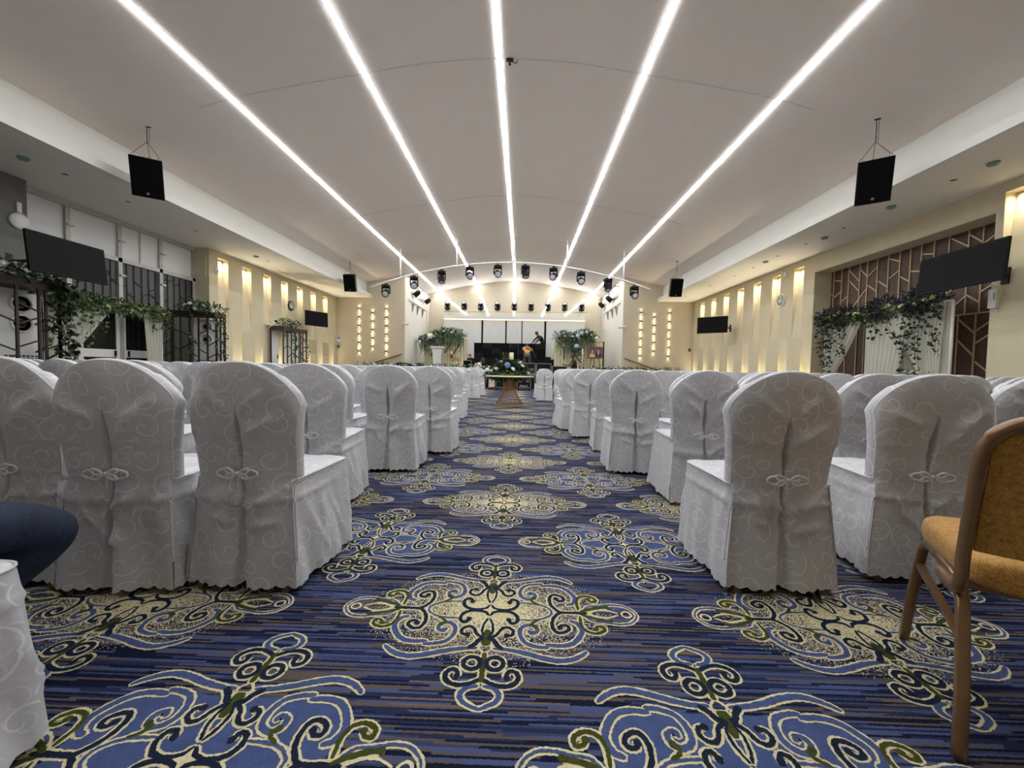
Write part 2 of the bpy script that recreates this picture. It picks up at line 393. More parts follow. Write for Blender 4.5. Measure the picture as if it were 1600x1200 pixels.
# floor with the woven medallions
STROKES = [
 ('B',.004,.011,[(.009,-.339),(.041,-.347),(.057,-.371),(.044,-.397),(.0,-.42)]),
 ('N',.008,.011,[(.004,-.314),(.034,-.331),(.068,-.338),(.099,-.328),(.113,-.306),(.107,-.284),(.089,-.277),(.077,-.289),(.077,-.304)]),
 ('G',.007,.009,[(.002,-.321),(.002,-.277),(.002,-.237),(.002,-.205)]),
 ('C',0,.004,[(0,-.15),(.022,-.178),(0,-.206)]),
 ('B',.004,.014,[(.03,-.18),(.074,-.183),(.131,-.196),(.193,-.216),(.247,-.226),(.291,-.217),(.322,-.199),(.342,-.181)]),
 ('G',.012,.018,[(.0,-.091),(.004,-.131),(.006,-.16)]),
 ('N',.012,.012,[(.006,-.13),(.025,-.139),(.038,-.162),(.055,-.178)]),
 ('N',.008,.009,[(.010,-.13),(.035,-.11),(.051,-.078),(.072,-.069),(.092,-.085),(.089,-.109),(.071,-.113)]),
 ('N',.005,.006,[(.004,-.021),(.017,-.059),(.018,-.1),(.006,-.126)]),
 ('N',.008,.01,[(.003,.0),(.017,.019),(.053,.027),(.09,.017),(.108,-.01),(.104,-.038),(.085,-.045),(.075,-.026)]),
 ('B',.008,.011,[(.212,-.167),(.177,-.164),(.138,-.148),(.118,-.11),(.122,-.07),(.15,-.05),(.176,-.062),(.179,-.087),(.159,-.098),(.15,-.084)]),
 ('B',.008,.013,[(.209,-.153),(.254,-.156),(.298,-.144),(.329,-.109),(.344,-.069),(.33,-.032),(.307,-.022)]),
 ('N',.008,.01,[(.307,.030),(.273,.027),(.244,-.009),(.237,-.053),(.248,-.084),(.271,-.088),(.294,-.071),(.293,-.05),(.273,-.046),(.264,-.059)]),
 ('N',.006,.01,[(.292,.03),(.332,.031),(.376,.031)]),
 ('B',.003,.006,[(.359,.02),(.39,-.013),(.438,-.021),(.485,-.03),(.528,-.024),(.557,.0),(.571,.030)]),
 ('G',.008,.011,[(.353,.025),(.386,.006),(.426,-.007),(.461,-.012)]),
 ('C',0,.004,[(.383,.029),(.416,.011),(.458,.008),(.498,.025)]),
 ('G',.006,.009,[(.347,.008),(.346,-.042),(.361,-.075),(.393,-.086),(.424,-.07),(.424,-.047),(.404,-.048),(.396,-.063)]),
 ('B',.004,.006,[(.241,.043),(.235,.013),(.205,-.011),(.162,-.021),(.116,-.024)]),
 ('G',.005,.008,[(.19,-.02),(.168,-.035),(.161,-.052),(.174,-.06)])]
RINGS = [('N', .010, (.037, -.248), .027), ('C', .004, (.53, .030), .018)]
FILL = [(0, -.13), (.048, -.157), (.093, -.155), (.132, -.162), (.208, -.167), (.298, -.144), (.344, -.069), (.329, .013), (.292, .03), (0, .03)]
COLI = {'C': 1, 'G': 2, 'N': 3, 'B': 4}
fl = MB()
fl.poly([(-9.7, YR, 0), (8.8, YR, 0), (8.8, YF, 0), (-9.7, YF, 0)], 0)
def ribbon(pts, h, mi, z, jit, caps=True):
    n = len(pts); L = []; R = []
    for k in range(n):
        a, b = pts[max(k-1, 0)], pts[min(k+1, n-1)]; t = (b-a); t = t.normalized() if t.length > 1e-9 else Vector((1, 0, 0))
        nx, ny = -t.y, t.x; e = t*((-h[k]*.6 if k == 0 else h[k]*.6 if k == n-1 else 0)) if caps else Vector((0, 0, 0))
        w = h[k]*(.55 if caps and k in (0, n-1) else 1)
        j1, j2 = (rng.uniform(-jit, jit), rng.uniform(-jit, jit)) if jit else (0, 0)
        L.append(fl.vert((pts[k].x+e.x+nx*(w+j1), pts[k].y+e.y+ny*(w+j1), z)))
        R.append(fl.vert((pts[k].x+e.x-nx*(w+j2), pts[k].y+e.y-ny*(w+j2), z)))
    for k in range(n-1): fl.face((R[k], R[k+1], L[k+1], L[k]), mi)
ZI = [0]
def medallion(cx, cy, kind, near):
    ns = 7 if near else 3; jit = .0016 if near else 0; OUT = .0068 if near else .008
    for sx in (1, -1):
        for sy in (1, -1):
            T = lambda p: Vector((cx+sx*p[0], cy+sy*(p[1]-.03), 0))
            if kind == 'B': 
                pts = [T(p) for p in FILL]
                if sx*sy < 0: pts.reverse()
                fl.poly([(p.x, p.y, .0003+.00002*sx+.00004*sy) for p in pts], 4)
            for c, w0, w1, st in STROKES:
                ZI[0] = (ZI[0]+1) % 97; e = ZI[0]*.000004; w0 *= .8; w1 = w1*(.74 if c != 'C' else 1)
                p = smooth_poly([T(q) for q in st], ns); m = len(p)
                if c == 'C': ribbon(p, [w1]*m, 1, .0010+e, jit); continue
                h = [w0+(w1-w0)*sin(pi*(.12+.8*k/(m-1))) for k in range(m)]
                ribbon(p, [q+OUT for q in h], 1, .0005+e, jit)
                ribbon(p, h, COLI[c], .0016+e, jit)
                if c in 'GN' and m > 20 and abs(p[-1].x-cx) > .06:   # curl bead
                    q = p[-1]; fl.poly([(q.x+.011*cos(a*pi/4), q.y+.011*sin(a*pi/4), .0021+e) for a in range(8)], COLI[c])
            for c, w, q, r in RINGS:
                if c == 'C' and sy < 0: continue
                p = [T((q[0]+r*cos(a*pi/10), q[1]+r*sin(a*pi/10))) for a in range(21)]
                if c != 'C': ribbon(p, [w*.8+OUT]*21, 1, .0010+sx*.00002+sy*.00004, jit, False); ribbon(p, [w*.8]*21, COLI[c], .0022+sx*.00002+sy*.00004, jit, False)
                else: ribbon(p, [w]*21, 1, .0011+sx*.00002, jit, False)
    # little star in the middle
    fl.poly([(cx+.03*cos(a*pi/4)*(1 if a % 2 == 0 else .42), cy+.03*sin(a*pi/4)*(1 if a % 2 == 0 else .42), .0024) for a in range(8)], 1)
for j in range(-1, 9):
    for i in range(-3, 4):
        X, Y = CX0+i*PX, CY0+j*PY
        if abs(X) < 3.4: medallion(X, Y, 'A', Y < 3.2 and abs(X) < 2)
        X, Y = CX0+(i+.5)*PX, CY0+(j+.5)*PY
        if abs(X) < 3.4: medallion(X, Y, 'B', Y < 3.2 and abs(X) < 2)
struct('floor', fl, [M['carpet'], M['y_cream'], M['y_green'], M['y_navy'], M['y_blue']])

# ---- side walls with wedge-shaped light niches
def niche_wall(x, s, y0, y1, ups, lows, mats, name, w=.42):
    """wall in the plane X=x, room on the -s side; recesses go towards s"""
    mb = MB(); D = .19; zt, zm, zb, top = 4.08, 2.0, .06, 4.30
    cuts = sorted([(u, u+w, 'U') for u in ups]+[(l, l+w, 'L') for l in lows])
    y = y0; cols = []
    for a, b, k in cuts:
        if a > y: cols.append((y, a, 'P'))
        cols.append((a, b, k)); y = b
    if y < y1: cols.append((y, y1, 'P'))
    for a, b, k in cols:
        if k == 'P': mb.poly([(x, a, 0), (x, b, 0), (x, b, top), (x, a, top)])
        elif k == 'U':
            mb.poly([(x, a, 0), (x, b, 0), (x, b, zm), (x, a, zm)]); mb.poly([(x, a, zt), (x, b, zt), (x, b, top), (x, a, top)])
            mb.poly([(x, a, zm), (x, b, zm), (x+s*D, b, zt), (x+s*D, a, zt)])
            mb.poly([(x, a, zt), (x, b, zt), (x+s*D, b, zt), (x+s*D, a, zt)])
            for q in (a, b): mb.poly([(x, q, zm), (x, q, zt), (x+s*D, q, zt)])
        else:
            mb.poly([(x, a, zm), (x, b, zm), (x, b, top), (x, a, top)]); mb.poly([(x, a, 0), (x, b, 0), (x, b, zb), (x, a, zb)])
            mb.poly([(x, a, zm), (x, b, zm), (x+s*D, b, zb), (x+s*D, a, zb)])
            mb.poly([(x, a, zb), (x, b, zb), (x+s*D, b, zb), (x+s*D, a, zb)])
            for q in (a, b): mb.poly([(x, q, zm), (x, q, zb), (x+s*D, q, zb)])
    o = struct(name, mb, mats)
    for u in ups:
        area('niche_downlight', (x+s*.10, u+w/2, zt-.012), (x+s*.05, u+w/2, 0), NDOWN, .12, .34, (1, .94, .80), 90)
    for l in lows:
        area('niche_uplight', (x+s*.10, l+w/2, zb+.012), (x+s*.05, l+w/2, 4), NUP, .12, .34, (1, .90, .66), 70)
    return o
UP = [11.58+1.02*k+.01*k for k in range(7)]
LOW = [u+.57 for u in UP]
XL, XR = -9.06, 8.13
niche_wall(XL, -1, 11.25, YF, UP, LOW, M['stone'], 'wall_left')
niche_wall(XR, 1, 11.30, YF, [u+.15 for u in UP], [11.305]+[l+.15 for l in LOW], M['stone'], 'wall_right')
niche_wall(XR, 1, YR, 7.10, [6.56, 5.54, 4.52], [], M['stone'], 'wall_right.001')
mb = MB()   # return of the left wall, lintel band and near part
mb.box((XL-.004, 11.25, 0), (-9.75, 11.45, 4.30)); mb.box((-9.62, 11.232, 3.45), (-9.15, 11.25, 4.12))
struct('wall_left.001', mb, M['stone'])
mb = MB(); mb.box((-9.75, YR, 0), (-9.5, 7.02, 4.30)); mb.box((-9.55, 6.55, 0), (-9.2, 7.18, 4.25)); struct('wall_left.002', mb, M['greywall'])
# right recess with timber panelling: reveals and soffit
mb = MB(); ya, yb, xp, zt = 7.10, 11.30, 8.60, 3.78
mb.poly([(XR, yb, 0), (xp+.1, yb, 0), (xp+.1, yb, zt), (XR, yb, zt)]); mb.poly([(XR, ya, 0), (xp+.1, ya, 0), (xp+.1, ya, zt), (XR, ya, zt)])
mb.poly([(XR, ya, zt), (XR, yb, zt), (xp+.1, yb, zt), (xp+.1, ya, zt)]); mb.poly([(XR, ya, zt), (XR, yb, zt), (XR, yb, 4.30), (XR, ya, 4.30)])
struct('wall_right.002', mb, M['stone'])
# hall rear wall, stage front wall, stage side walls, stage back wall
mb = MB(); mb.box((-9.8, YR-.2, 0), (8.9, YR, 6.4)); struct('wall_rear', mb, M['beige'])
SL, SR = -5.70, 4.80
mb = MB(); mb.box((XL-.2, YF, 0), (SL, YF+.12, 6.3)); mb.box((SR, YF, 0), (XR+.2, YF+.12, 6.3)); struct('wall_front', mb, M['beige'])
for x, d, nm in ((SL, -.1, 'wall_stage_left'), (SR, .1, 'wall_stage_right')):
    mb = MB(); s = -1 if d < 0 else 1
    mb.box((x, YF+.12, 0), (x+d, YB, 6.3))
    mb.box((x-s*.05, YF+.6, 3.75-.05+.55), (x, YB-.5, 3.75+.6)); mb.box((x-s*.06, 23.35, 3.3), (x, 23.45, 4.9))
    struct(nm, mb, M['white_wall'])
mb = MB(); mb.box((SL-.1, YB, 0), (SR+.1, YB+.1, 6.4)); struct('wall_back', mb, M['beige'])
# linear air slots in the stage side walls
for x, s, w in ((SL, 1, 'left'), (SR, -1, 'right')):
    t = thing('linear_air_vent', 'grey slotted air vent high on the %s stage side wall' % w, 'vent', (x, 21.2, 4.68))
    mb = MB(); mb.box((0, -1.15, -.07), (s*.012, 1.15, .07)); obj('vent_frame', mb, M['white'], t)
    for k in range(4):
        mb = MB(); mb.box((s*.012, -1.1, -.055+k*.03), (s*.03, 1.1, -.04+k*.03)); obj('slat', mb, M['steel'], t)
# stage platform
mb = MB(); mb.box((-8.2, 18.55, 0), (7.4, YF, .86)); mb.box((SL, YF, 0), (SR, YB, .86)); struct('trim_9', mb, M['black'])

# ---- ceiling light strips, running over the vault and fanning down the back wall
YS = .1
ORD = ['far left', 'second from left', 'middle', 'second from right', 'far right']
for k, (off, xe, ze) in enumerate(((-4.68, -3.44, 4.20), (-2.34, -2.08, 4.14), (-.03, -.526, 4.15), (2.42, 1.175, 4.14), (4.68, 2.56, 4.20))):
    x, z = XC+off, zc(off); sl = (zc(off+.05)-zc(off-.05))/.1; w = .040
    t = thing('led_strip_light', 'glowing white LED strip along the vaulted ceiling, %s of five' % ORD[k], 'ceiling light', (x, 0, z), group='LED strips on the vault')
    d = MB(); h = MB()
    for mbx, ww, z0, z1 in ((h, w+.012, .0, -.004), (d, w, -.004, -.012)):
        for sgn in (1,):
            a = [(-ww, YS, -ww*sl+z1), (ww, YS, ww*sl+z1), (ww, YB-.02, ww*sl+z1), (-ww, YB-.02, -ww*sl+z1)]
            b = [(p[0], p[1], p[2]-z1+z0) for p in a]
            i = [mbx.vert(p) for p in a+b]
            mbx.face((i[3], i[2], i[1], i[0]))
            for q in range(4): mbx.face((i[q], i[(q+1) % 4], i[4+(q+1) % 4], i[4+q]))
    d.beam((0, YB-.010, -.01), (xe-x, YB-.010, ze-z), .07, .014, up=(0, 1, 0)); h.beam((0, YB-.003, 0), (xe-x, YB-.003, ze-z), .11, .006, up=(0, 1, 0))
    obj('housing', h, M['white'], t); obj('diffuser', d, M['strip'], t)

# ---- timber wall panelling with pale gold inlay strips
t = thing('timber_wall_panel', 'dark brown timber wall with pale gold zigzag strips in the right recess', 'wall panel', (8.6, 9.2, 0))
mb = MB(); mb.box((0, -2.1, 0), (.06, 2.1, 3.78)); obj('panel', mb, M['wood'], t)
V = [11.20, 10.93, 10.70, 10.36, 10.14, 9.86, 9.575, 9.295, 9.05, 8.81, 8.55, 8.26, 7.91, 7.67, 7.34]
for y in V:
    mb = MB(); mb.beam((-.008, y-9.2, (2.16 if y < 8.2 else 0)), (-.008, y-9.2, 3.775), .03, .02, up=(0, 1, 0)); obj('inlay_strip', mb, M['brass_trim'], t)
SEG = [(11.167,3.529,10.96,3.474),(11.3,3.177,11.183,3.135),(11.167,3.072,10.942,3.182),(10.897,2.923,10.71,3.025),(10.697,3.693,10.361,3.329),(10.68,3.421,10.371,3.094),(10.654,2.569,10.148,3.114),(10.344,3.627,10.142,3.408),(10.132,3.406,9.856,3.579),(10.119,3.184,9.856,2.981),(10.133,2.475,9.853,2.692),(9.825,3.22,9.578,3.03),(9.538,3.221,9.285,3.364),(9.557,3.677,9.296,3.551),(9.275,3.2,9.049,3.042),(9.035,3.264,8.81,3.217),(8.793,3.569,8.551,3.51),(8.23,3.719,7.92,3.474),(7.897,3.685,7.667,3.466),(7.66,3.449,7.36,3.62),(8.246,2.627,7.92,2.9),(8.24,2.25,7.918,2.516),(7.92,2.549,7.681,2.361),(7.664,2.549,7.36,2.72),(8.8,2.5,8.56,2.7),(9.03,2.2,8.82,2.4),(9.56,2.6,9.31,2.78),
 (8.013,2.082,7.718,1.772),(8.004,1.663,7.723,1.351),(7.707,1.819,7.42,2.02),(7.694,1.592,7.42,1.78),(7.688,1.237,7.42,1.0),(8.16,2.16,7.15,2.155),(11.19,2.0,10.94,2.2),(10.92,1.4,10.71,1.55),(10.9,2.5,10.71,2.35)]
for a, b, c, d in SEG:
    mb = MB(); mb.beam((-.008, a-9.2, b), (-.008, c-9.2, d), .026, .018, up=(1, 0, 0)); obj('inlay_strip', mb, M['brass_trim'], t)
for y in (8.02, 7.715):
    mb = MB(); mb.beam((-.008, y-9.2, 0), (-.008, y-9.2, 2.16), .028, .02, up=(0, 1, 0)); obj('inlay_strip', mb, M['brass_trim'], t)
# the half-open door seen through the drapes
mb = MB(); mb.box((8.50, 9.30, 0), (8.58, 9.36, 2.12)); mb.box((8.50, 8.62, 0), (8.58, 8.68, 2.12)); mb.box((8.50, 8.68, 2.06), (8.58, 9.30, 2.12)); mb.box((8.53, 8.68, 0), (8.56, 9.30, 2.06), 1)
mb.box((8.5, 8.68, .9), (8.58, 9.3, 1.02)); o = struct('door_2', mb, [M['alu'], M['mirror']])
mb = MB(); mb.box((8.47, 9.38, 0), (8.57, 9.72, 2.1)); struct('door_3', mb, mottled('pale_door_wood', srgb(150, 122, 84), srgb(172, 142, 100), 8, .5))

# ---- window wall on the left
XW = -9.55
mb = MB()
mull = [7.22, 8.06, 9.12, 10.17, 11.20]
for y in mull: mb.box((XW, y-.045, 0), (XW+.09, y+.045, 4.25))
mb.box((XW, 7.2, 4.14), (XW+.12, 11.25, 4.25)); mb.box((XW, 7.2, 3.28), (XW+.09, 11.25, 3.38)); mb.box((XW, 9.62, 3.38), (XW+.06, 9.66, 4.14))
for y in (8.06, 9.12, 10.17): mb.box((XW+.09, y-.03, 3.75), (XW+.13, y+.10, 3.79)); mb.box((XW+.09, y-.03, 2.95), (XW+.13, y+.10, 2.99))
struct('trim_10', mb, M['alu'])
n = 1
for a, b in zip(mull, mull[1:]):
    mb = MB(); mb.box((XW+.02, a+.045, 3.38), (XW+.04, b-.045, 4.14)); struct('window_%d' % n, mb, M['blind']); n += 1
    z0 = 2.25 if 8 < a < 9.5 else .1
    mb = MB(); mb.box((XW+.02, a+.045, z0), (XW+.04, b-.045, 3.28)); struct('window_%d' % n, mb, M['glassdark']); n += 1
# lattice bars on the dark panes
mb = MB(); rl = random.Random(3); y = 7.35
ly = []
while y < 11.15: ly.append(y); y += .155+rl.random()*.05
for i, y in enumerate(ly):
    mb.beam((XW+.055, y, 2.2), (XW+.055, y, 3.28), .012, .012, 0, (0, 1, 0))
    if i:
        for q in range(2):
            z = 2.25+rl.random()*.85; mb.beam((XW+.055, ly[i-1], z), (XW+.055, y, z+rl.choice((-.11, .11))), .012, .012, 0, (1, 0, 0))
struct('trim_11', mb, M['blackmetal'])
# double glass door
for k, (a, b) in enumerate(((8.20, 9.10), (9.12, 9.86))):
    t = obj('door_%d' % (4+k), (lambda m: (m.box((XW+.02, a, 0), (XW+.08, a+.10, 2.2)), m.box((XW+.02, b-.10, 0), (XW+.08, b, 2.2)), m.box((XW+.02, a+.1, 2.08), (XW+.08, b-.1, 2.2)), m.box((XW+.02, a+.1, 1.04), (XW+.08, b-.1, 1.22)), m.box((XW+.02, a+.1, 0), (XW+.08, b-.1, .2)), m)[-1])(MB()), M['white'])
    t['kind'] = 'structure'
    mb = MB(); mb.box((XW+.04, a+.1, .2), (XW+.06, b-.1, 2.08)); obj('pane', mb, M['glassblack'], t)
    mb = MB(); yy = (b-.16 if k == 0 else a+.13); mb.box((XW+.08, yy, 1.06), (XW+.12, yy+.03, 1.2), 0, .008); obj('door_handle', mb, M['blackmetal'], t)
mb = MB(); mb.box((XW+.01, 7.2, 0), (XW+.02, 8.2, .1)); struct('baseboard_left', mb, M['alu'])
# ---------------------------------------------------------------- covered banquet chairs
# local frame: origin on the floor under the rear hem, +Y is the way the sitter faces
def make_cover_meshes(seed, lean=0.0, crumple=1.0):
    r = random.Random(seed)
    WT = [(.02, .240), (.15, .234), (.30, .219), (.45, .206), (.60, .214), (.72, .230), (.78, .236), (1.0, .236)]
    YT = [(.02, -.004), (.20, .006), (.45, .022), (.60, .008), (.80, -.022), (1.0, -.055)]
    wz = lambda z: lerp_profile(WT, z); yz = lambda z: lerp_profile(YT, z)
    wr = []   # crease segments on the back: x0,z0,x1,z1,width,height
    for _ in range(8):
        x = r.choice((-1, 1))*r.uniform(.03, .2); z = r.uniform(.28, .46); a = r.uniform(-.6, .6)+(.7 if x > 0 else -.7); L = r.uniform(.06, .16)
        wr.append((x, z, x+L*cos(a)*(-1 if x > 0 else 1), z-abs(L*sin(a)), r.uniform(.005, .009), r.uniform(.014, .024)*crumple))
    for _ in range(4):
        x = r.choice((-1, 1))*r.uniform(.10, .22); z = r.uniform(.72, .90)
        wr.append((x, z, x*.25, z-r.uniform(.06, .16), r.uniform(.012, .020), r.uniform(.010, .020)*crumple))
    zc1, zc2 = r.uniform(.62, .66), r.uniform(.36, .40)
    slit = r.uniform(-.012, .012); tilt = r.uniform(-.05, .05)
    def crease(x, z):
        h = 0
        for x0, z0, x1, z1, w, a in wr:
            dx, dz = x1-x0, z1-z0; t = max(0, min(1, ((x-x0)*dx+(z-z0)*dz)/(dx*dx+dz*dz)))
            d2 = (x-x0-t*dx)**2+(z-z0-t*dz)**2; h += a*exp(-sqrt(d2)/w)*(1-(2*t-1)**4*.8)
        h += .007*exp(-abs(z-zc1+.03*x)/.007)+.015*exp(-abs(z-zc2-.05*abs(x))/.010)*(1 if crumple else 0)
        return h
    def backpt(u, v):
        zt = .782+.170*max(0, 1-abs(u)**2.15)**.66
        zb = .036-.013*abs(sin(u*.240*pi/.05))
        z = zb+v*(zt-zb); w = wz(min(z, .80)); x = u*w
        y = yz(z)-.008*sin(x*14+seed)*(1-v)+.010*(1-v)*sin(x*31+seed*2)+.004*sin(x*23+z*9+seed*5)*crumple
        # soft pillow rounding towards the rim
        y += .022*abs(u)**6*(1 if z > .45 else .3)+(.025*v**14 if z > .6 else 0)
        xs = slit+tilt*(z-.5)
        if .50 < z < .77: hw = .013*sin(pi*(z-.50)/.27)+.001; dep = .052
        elif z <= .50: hw = .004+.028*(.50-z)/.48; dep = .034
        else: hw = 0; dep = 0
        if hw > 0 and abs(x-xs) < hw: y += dep*(1-((x-xs)/hw)**4)
        y -= crease(x, z)
        return (x, y, z), (x+1, z)
    NU = 30; us = []
    for k in range(-NU, NU+1):
        t = k/NU; us.append((1 if t > 0 else -1)*abs(t)**1.3 if t else 0)
    vs = [k/56 for k in range(57)]
    A = MB(); rows = []; uvs = []
    for v in vs:
        q = [backpt(u, v) for u in us]; rows.append([p for p, _ in q]); uvs.append([w for _, w in q])
    A.grid(rows, 0, True, uvs=uvs)
    # rounded edge and front face of the backrest (from seat height up)
    v0 = next(k for k, v in enumerate(vs) if rows[k][0][2] > .45)
    rim = [rows[k][0] for k in range(v0, 57)]+[rows[56][j] for j in range(1, 2*NU)]+[rows[k][2*NU] for k in range(56, v0-1, -1)]
    th = lambda z: .062-.02*(z > .9)
    ring = []; ruv = []
    for f, g in ((0, 0), (.15, .006), (.5, .010), (.85, .006), (1, 0)):
        row = []; uvr = []
        for k, p in enumerate(rim):
            cx = Vector((p[0], 0, p[2]-.60)); cx = cx.normalized() if cx.length else cx
            q = (p[0]+cx.x*g, p[1]+f*th(p[2]), p[2]+cx.z*g); row.append(q); uvr.append((3+k*.012, f*.06))
        ring.append(row); ruv.append(uvr)
    A.grid(ring[::-1], 0, True, uvs=ruv[::-1])
    fr = []; fuv = []
    for k in range(v0, 57, 2):
        row = []; uvr = []
        for j in range(0, 2*NU+1, 4):
            p = rows[k][j]; bulge = .012*(1-us[j]**2)
            row.append((p[0], yz(p[2])+.022*abs(us[j])**6+.062+bulge, p[2])); uvr.append((p[0]+5, p[2]))
        fr.append(row); fuv.append(uvr)
    A.grid([q[::-1] for q in fr], 0, True, uvs=[q[::-1] for q in fuv])
    # piping cord round the rear rim
    pip = MB()
    P = [rows[k][0] for k in range(8, 57)]+[rows[56][j] for j in range(1, 2*NU)]+[rows[k][2*NU] for k in range(56, 7, -1)]
    A.tube([(p[0]*1.004, p[1]+.004, p[2]+.002) for p in P], .0035, 5)
    # seat and skirt
    B = MB(); SH, YFn = .475, .50
    pth = []   # plan path from the rear left corner round the front to the rear right
    def plan(z):
        fl = (SH-z)/SH; w1 = .218+.030*fl; yf = YFn+.035*fl; rc = .05; wb = wz(max(z, .03)) if z < .46 else .215
        yb = yz(z)+.022*(.3 if z < .45 else 1)
        pts = [(-wb, yb)]
        for k in range(1, 9): t = k/9; pts.append((-(wb+(w1-wb)*t), yb+(yf-rc-yb)*t))
        for k in range(7): a = pi-k*pi/12; pts.append((-w1+rc+rc*cos(a), yf-rc+rc*sin(a)))
        for k in range(1, 8): pts.append((-w1+rc+(2*w1-2*rc)*k/8, yf))
        for k in range(7): a = pi/2-k*pi/12; pts.append((w1-rc+rc*cos(a), yf-rc+rc*sin(a)))
        for k in range(8, 0, -1): t = k/9; pts.append((wb+(w1-wb)*t, yb+(yf-rc-yb)*t))
        pts.append((wb, yb)); return pts
    def dens(p):   # insert points so that folds can show
        out = []
        for a, b in zip(p, p[1:]):
            n = max(1, int(round(math.dist(a, b)/.016)))
            for k in range(n): out.append((a[0]+(b[0]-a[0])*k/n, a[1]+(b[1]-a[1])*k/n))
        out.append(p[-1]); return out
    base = dens(plan(.25)); N = len(base)
    def resamp(p):
        L = [0]
        for a, b in zip(p, p[1:]): L.append(L[-1]+math.dist(a, b))
        out = []; k = 0
        for i in range(N):
            s = L[-1]*i/(N-1)
            while k < len(L)-2 and L[k+1] < s: k += 1
            t = (s-L[k])/max(1e-9, L[k+1]-L[k]); out.append((p[k][0]+(p[k+1][0]-p[k][0])*t, p[k][1]+(p[k+1][1]-p[k][1])*t))
        return out, L[-1]
    fold = [(r.uniform(0, 1.5), r.uniform(.1, .4), r.uniform(-.25, .25), r.uniform(.009, .015), r.uniform(.008, .017)) for _ in range(12)]
    rows2 = []; uv2 = []
    NZ = 30
    for i in range(NZ+1):
        t = i/NZ; z = .030+(SH-.012-.030)*t
        p, L = resamp(plan(z)); row = []; uvr = []
        for k in range(N):
            x, y = p[k]; s = L*k/(N-1)
            a, b = p[max(k-1, 0)], p[min(k+1, N-1)]; tx, ty = b[0]-a[0], b[1]-a[1]; l = math.hypot(tx, ty) or 1; nx, ny = -ty/l, tx/l
            e = min(1, s/.04, (L-s)/.04)
            amp = (1-t)**.8
            o = amp*(.010*sin(s*21+seed)+.006*sin(s*47+seed*3))
            for fs, fz, sl, fw, fh in fold: o += fh*crumple*exp(-abs(s-fs-sl*(z-fz))/fw)*exp(-((z-fz)/.13)**2)
            o += .010*crumple*exp(-((z-zc2-.01)/.010)**2)*(.5+.5*sin(s*5+seed))
            zz = z+(.006-.013*abs(sin(s*pi/.05)) if i == 0 else 0)
            row.append((x+nx*o*e, y+ny*o*e, zz)); uvr.append((s+7, z))
        rows2.append(row); uv2.append(uvr)
    B.grid(rows2, 0, True, uvs=uv2)
    B.tube([(x, y, z+.004) for x, y, z in rows2[-1]], .0035, 5)
    top = []; tuv = []
    cxm, cym = 0, .25
    for f, h in ((1, -.004), (.985, .006), (.93, .012), (.75, .018), (.4, .022), (.02, .024)):
        row = [(cxm+(x-cxm)*f, cym+(y-cym)*f, SH-.012+h+.002*sin(x*40+y*31)) for x, y, z in rows2[-1]]
        top.append(row); tuv.append([(p[0]+11, p[1]) for p in row])
    B.grid(top, 0, True, cu=True, uvs=tuv)
    # frog knot tied over the pleat
    K = MB(); kx, kz = slit, .50
    ky = yz(kz)-.022
    K.ball((kx, ky-.002, kz), .010, 8, 6, 0, (1.2, .8, 1))
    for sg in (-1, 1):
        for a0, ln in ((.55, .045), (0, .075), (-.55, .042)):
            pts = []
            for q in range(13):
                t = q/12*2*pi; rr = ln*.5*(1-cos(t)); wv = ln*.23*sin(t)
                d = (cos(a0), sin(a0)*.8); pts.append((kx+sg*(.012+rr*d[0]-wv*d[1]), ky-.004-.004*(a0 != 0), kz+rr*d[1]+wv*d[0]))
            K.tube(pts, .0046, 6)
    K.beam((kx, ky, kz-.006), (kx+.003, ky-.002, kz-.055), .006, .003, 0, (0, 1, 0))
    legs = []
    for x, y in ((-.165, .10), (.165, .10), (-.165, .42), (.165, .42)):
        Lg = MB(); sx = 1 if x > 0 else -1; dy = -.075 if y < .2 else .045
        rws = []
        for z, w in ((0, .014), (.20, .018), (.40, .020)):
            k = (1-z/.40)**1.5; cx, cy = x+sx*.020*k, y+dy*k
            rws.append([(cx-w, cy-w, z), (cx+w, cy-w, z), (cx+w, cy+w, z), (cx-w, cy+w, z)])
        ix = Lg.grid(rws, 0, False, cu=True); Lg.face(ix[0][::-1]); Lg.face(ix[-1])
        legs.append(Lg)
    return A, B, K, legs
ORDW = ['zeroth', 'first', 'second', 'third', 'fourth', 'fifth', 'sixth', 'seventh', 'eighth', 'ninth', 'tenth', 'eleventh', 'twelfth', 'thirteenth', 'fourteenth']
VAR = []; FAR = []
for sd in (1, 2, 3, 4, 5):
    A, B, K, L = make_cover_meshes(sd, crumple=1.0 if sd in (1, 2) else 1.25)
    VAR.append((A.mesh('backrest_cover', [M['fabric']]), B.mesh('seat_cover', [M['fabric']]), K.mesh('frog_knot', [M['cord']]), [l.mesh('leg', [M['woodleg']]) for l in L]))
    J = MB()
    for m, mi in ((A, 0), (B, 0), (K, 1))+tuple((l, 2) for l in L):
        o = len(J.v); J.v += m.v; J.uv += m.uv
        for f, s in zip(m.f, m.sm): J.face([o+i for i in f], mi, s)
    FAR.append(J.mesh('covered_chair', [M['fabric'], M['cord'], M['woodleg']]))
protos = {}
